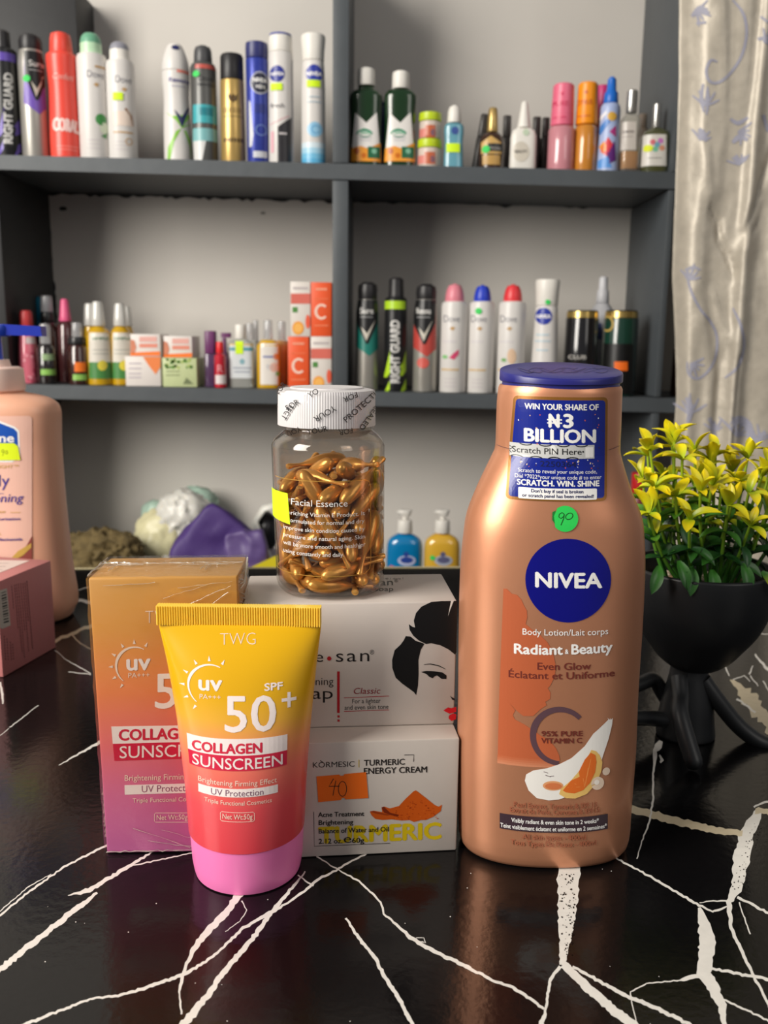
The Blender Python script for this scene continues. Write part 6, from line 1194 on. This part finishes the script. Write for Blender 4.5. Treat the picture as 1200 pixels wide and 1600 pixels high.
# ---- floor of the shelving: bags and hand soaps
def soap(u, m, lab, blob_c, accent):
    t, P, o = stand('hand_soap', lab, 'bottle', u, 960, .055, z_bt, [('body', m, [(None, 27), (880, 28), (852, 27.5), (842, 24), (836, 16), (833, 9)], {'ratio': .6, 'n': 2.5, 'spl': 1, 'r': .0008}), ('collar', whc, [(832, 12), (812, 11)]), ('pump', whc, [(811.6, 4.5), (805, 4.5)], {'rnd': 0}), ('pump', whc, [(806, 8, 2.4), (800, 12, 2.4, -2), (796.5, 10, 2.4, 1)], {'rnd': 0, 'ratio': .6})], 'hand soap pump bottles')
    P.ell(u + 5, 876, 14, 8, blob_c); P.L = 1; P.ell(u + 5, 875, 10, 5, accent); P.ell(u + 4, 866, 4, 4, accent); return t, P
t, P = soap(630.5, clear('blue_soap', (20, 140, 190), .05, .06, .5, body=(10, 134, 196), fill=.85), 'blue hand soap bottle with white pump at the back', tx(190, 196, 226), tx(44, 70, 150)); P.poly([(610, 884), (622, 887), (618, 891), (609, 888)], tx(206, 90, 120)); fin(P, t)
t, P = soap(688, clear('yellow_soap', (236, 196, 80), .05, .06, .5, body=(240, 190, 64), fill=.85), 'amber yellow hand soap bottle with white pump at the back', tx(176, 184, 200), tx(96, 96, 130)); fin(P, t); dot(t, P, 676, 872, 4)
def heap(name, lab, cat, u, off, parts):
    Y = YF + off; x = atY(u, 880, Y)[0].x; t = thing(name, lab, cat, (x, Y, ZBOT + .0003)); return t, lambda uu, vv, dy=0.: (lambda p: Vector((p.x - x, dy, p.z - ZBOT - .0003)))(atY(uu, vv, Y + dy)[0])
t, at = heap('mesh_bag', 'brown mottled bundle on the shelf floor behind the orange carton', 'bundle', 150, .05, 0)
b = MB(); mm = mat('mottled_brown', (104, 88, 54), .9, vary=.7, bump=.8, scale=130)
for k, (u, v, r) in enumerate(((125, 872, .032), (160, 868, .034), (185, 862, .026), (140, 905, .04), (180, 905, .036))): p = at(u, v); b.blob((p.x, .0, max(p.z, .04)), (r, r * .9, r * .85), mm, 4, k, .3, 6)
p = at(150, 930); b.blob((p.x, 0, .046), (.042, .036, .046), mm, 3, 9, .1, 4); b.build('bundle', t, 70)
t, at = heap('plastic_bag', 'crumpled white plastic bag on the shelf floor', 'bag', 275, .115, 0)
b = MB(); wb = mat('white_polythene', (216, 214, 206), .35, vary=.12, scale=40, bump=.3, sss=.2); yb = mat('cream_polythene', (212, 206, 166), .4, vary=.08); gbm = mat('pale_green_polythene', (170, 196, 180), .4, vary=.1)
p = at(288, 805); b.blob((p.x, 0, p.z), (.034, .03, .032), wb, 4, 1, .2, 3); p = at(305, 788, .02); b.blob((p.x, .02, p.z), (.028, .022, .022), gbm, 4, 2, .2, 3); p = at(255, 850); b.blob((p.x, 0, p.z), (.036, .03, .045), yb, 4, 3, .18, 3); p = at(268, 870); b.blob((p.x, 0, p.z * .9), (.036, .03, p.z * .9), wb, 4, 4, .15, 3); p = at(246, 805, .03); b.blob((p.x, .03, p.z), (.02, .015, .02), gbm, 3, 5, .2, 3)
b.build('bag', t, 70)
t, at = heap('pouch', 'purple folded fabric pouch lying slanted on the shelf floor', 'pouch', 350, .034, 0)
b = MB(); pm = mat('purple_fabric', (70, 46, 112), .6, vary=.12, bump=.3, scale=30); pm2 = mat('purple_sheen', (92, 72, 126), .5, vary=.12)
def soft(c, hx, hy, hz, roll, m, amp=.004, fr=38, seed=0):
    bm = bmesh.new(); bmesh.ops.create_cube(bm, size=2); bmesh.ops.subdivide_edges(bm, edges=bm.edges[:], cuts=14, use_grid_fill=True)
    Rm = Matrix.Rotation(roll, 3, 'Y')
    for v in bm.verts:
        x, y, z = v.co; k = (abs(x) ** 6 + abs(y) ** 6 + abs(z) ** 6) ** (-1 / 6); q = Vector((x * k * hx, y * k * hy * (1 - .35 * z), z * k * hz)); n = noise.noise(q * fr + Vector((seed, 3, 1))); n2 = noise.noise(q * fr * 2.2 + Vector((1, seed, 5)))
        v.co = Rm @ (q + Vector((x, y * 2.0, z)).normalized() * amp * (1 - 2 * abs(n) + .5 * n2)) + Vector(c)
    bm.verts.index_update(); b.add([v.co for v in bm.verts], [[v.index for v in f.verts] for f in bm.faces], m); bm.free()
soft((at(343, 874).x, 0, max(.070, at(343, 868).z)), .051, .016, .048, math.radians(41), pm, .004, 34, 2)
soft((at(392, 880).x, -.016, .052), .026, .010, .05, math.radians(-8), pm2, .004, 40, 7)
zmin = min(v[2] for v in b.v); b.v = [(x, y, z - zmin) for x, y, z in b.v]
b.build('pouch', t, 70)
t, at = heap('plastic_bag', 'black and white striped plastic bag beside the purple pouch', 'bag', 412, .105, 0)
b = MB(); p = at(416, 830); b.blob((p.x, 0, p.z), (.016, .02, .026), mat('black_polythene', (24, 22, 26), .4), 3, 4, .15, 3)
p0_ = [at(*a, -.022) for a in ((392, 838), (400, 812), (412, 795), (428, 790), (440, 800))]; b.tube(p0_, [.004, .006, .006, .006, .005], wb, 10, .5); p0_ = [at(*a, -.024) for a in ((400, 818), (408, 845), (420, 870), (426, 884))]; b.tube(p0_, [.006, .007, .007, .006], wb, 10, .5)
p = at(415, 900); b.blob((p.x, 0, max(.03, p.z * .5)), (.026, .024, max(.032, p.z * .52)), mat('grey_polythene', (150, 140, 152), .4, vary=.15), 3, 6, .1, 3); b.build('bag', t, 70)
t, at = heap('plastic_tray', 'bright yellow plastic bag edge between the orange carton and the jar', 'bag', 408, .004, 0)
b = MB(); b.hexa([at(380, 945, 0), at(440, 945, 0), at(440, 945, .02), at(380, 945, .02), at(380, 892, 0), at(440, 864, 0), at(440, 864, .02), at(380, 892, .02)], mat('yellow_plastic', (206, 190, 30), .45, vary=.06)); b.build('bag', t, 0)
t, P, o = stand('bottle', 'red capped bottle glimpsed through the leaves beside the copper lotion bottle', 'bottle', 986, 960, .03, z_bt, [('body', pl_('dim_red_bottle', (120, 50, 50)), [(None, 16), (790, 16), (770, 12)]), ('cap', pl_('red_lid', (190, 24, 28)), [(769.6, 13), (738, 13)])])
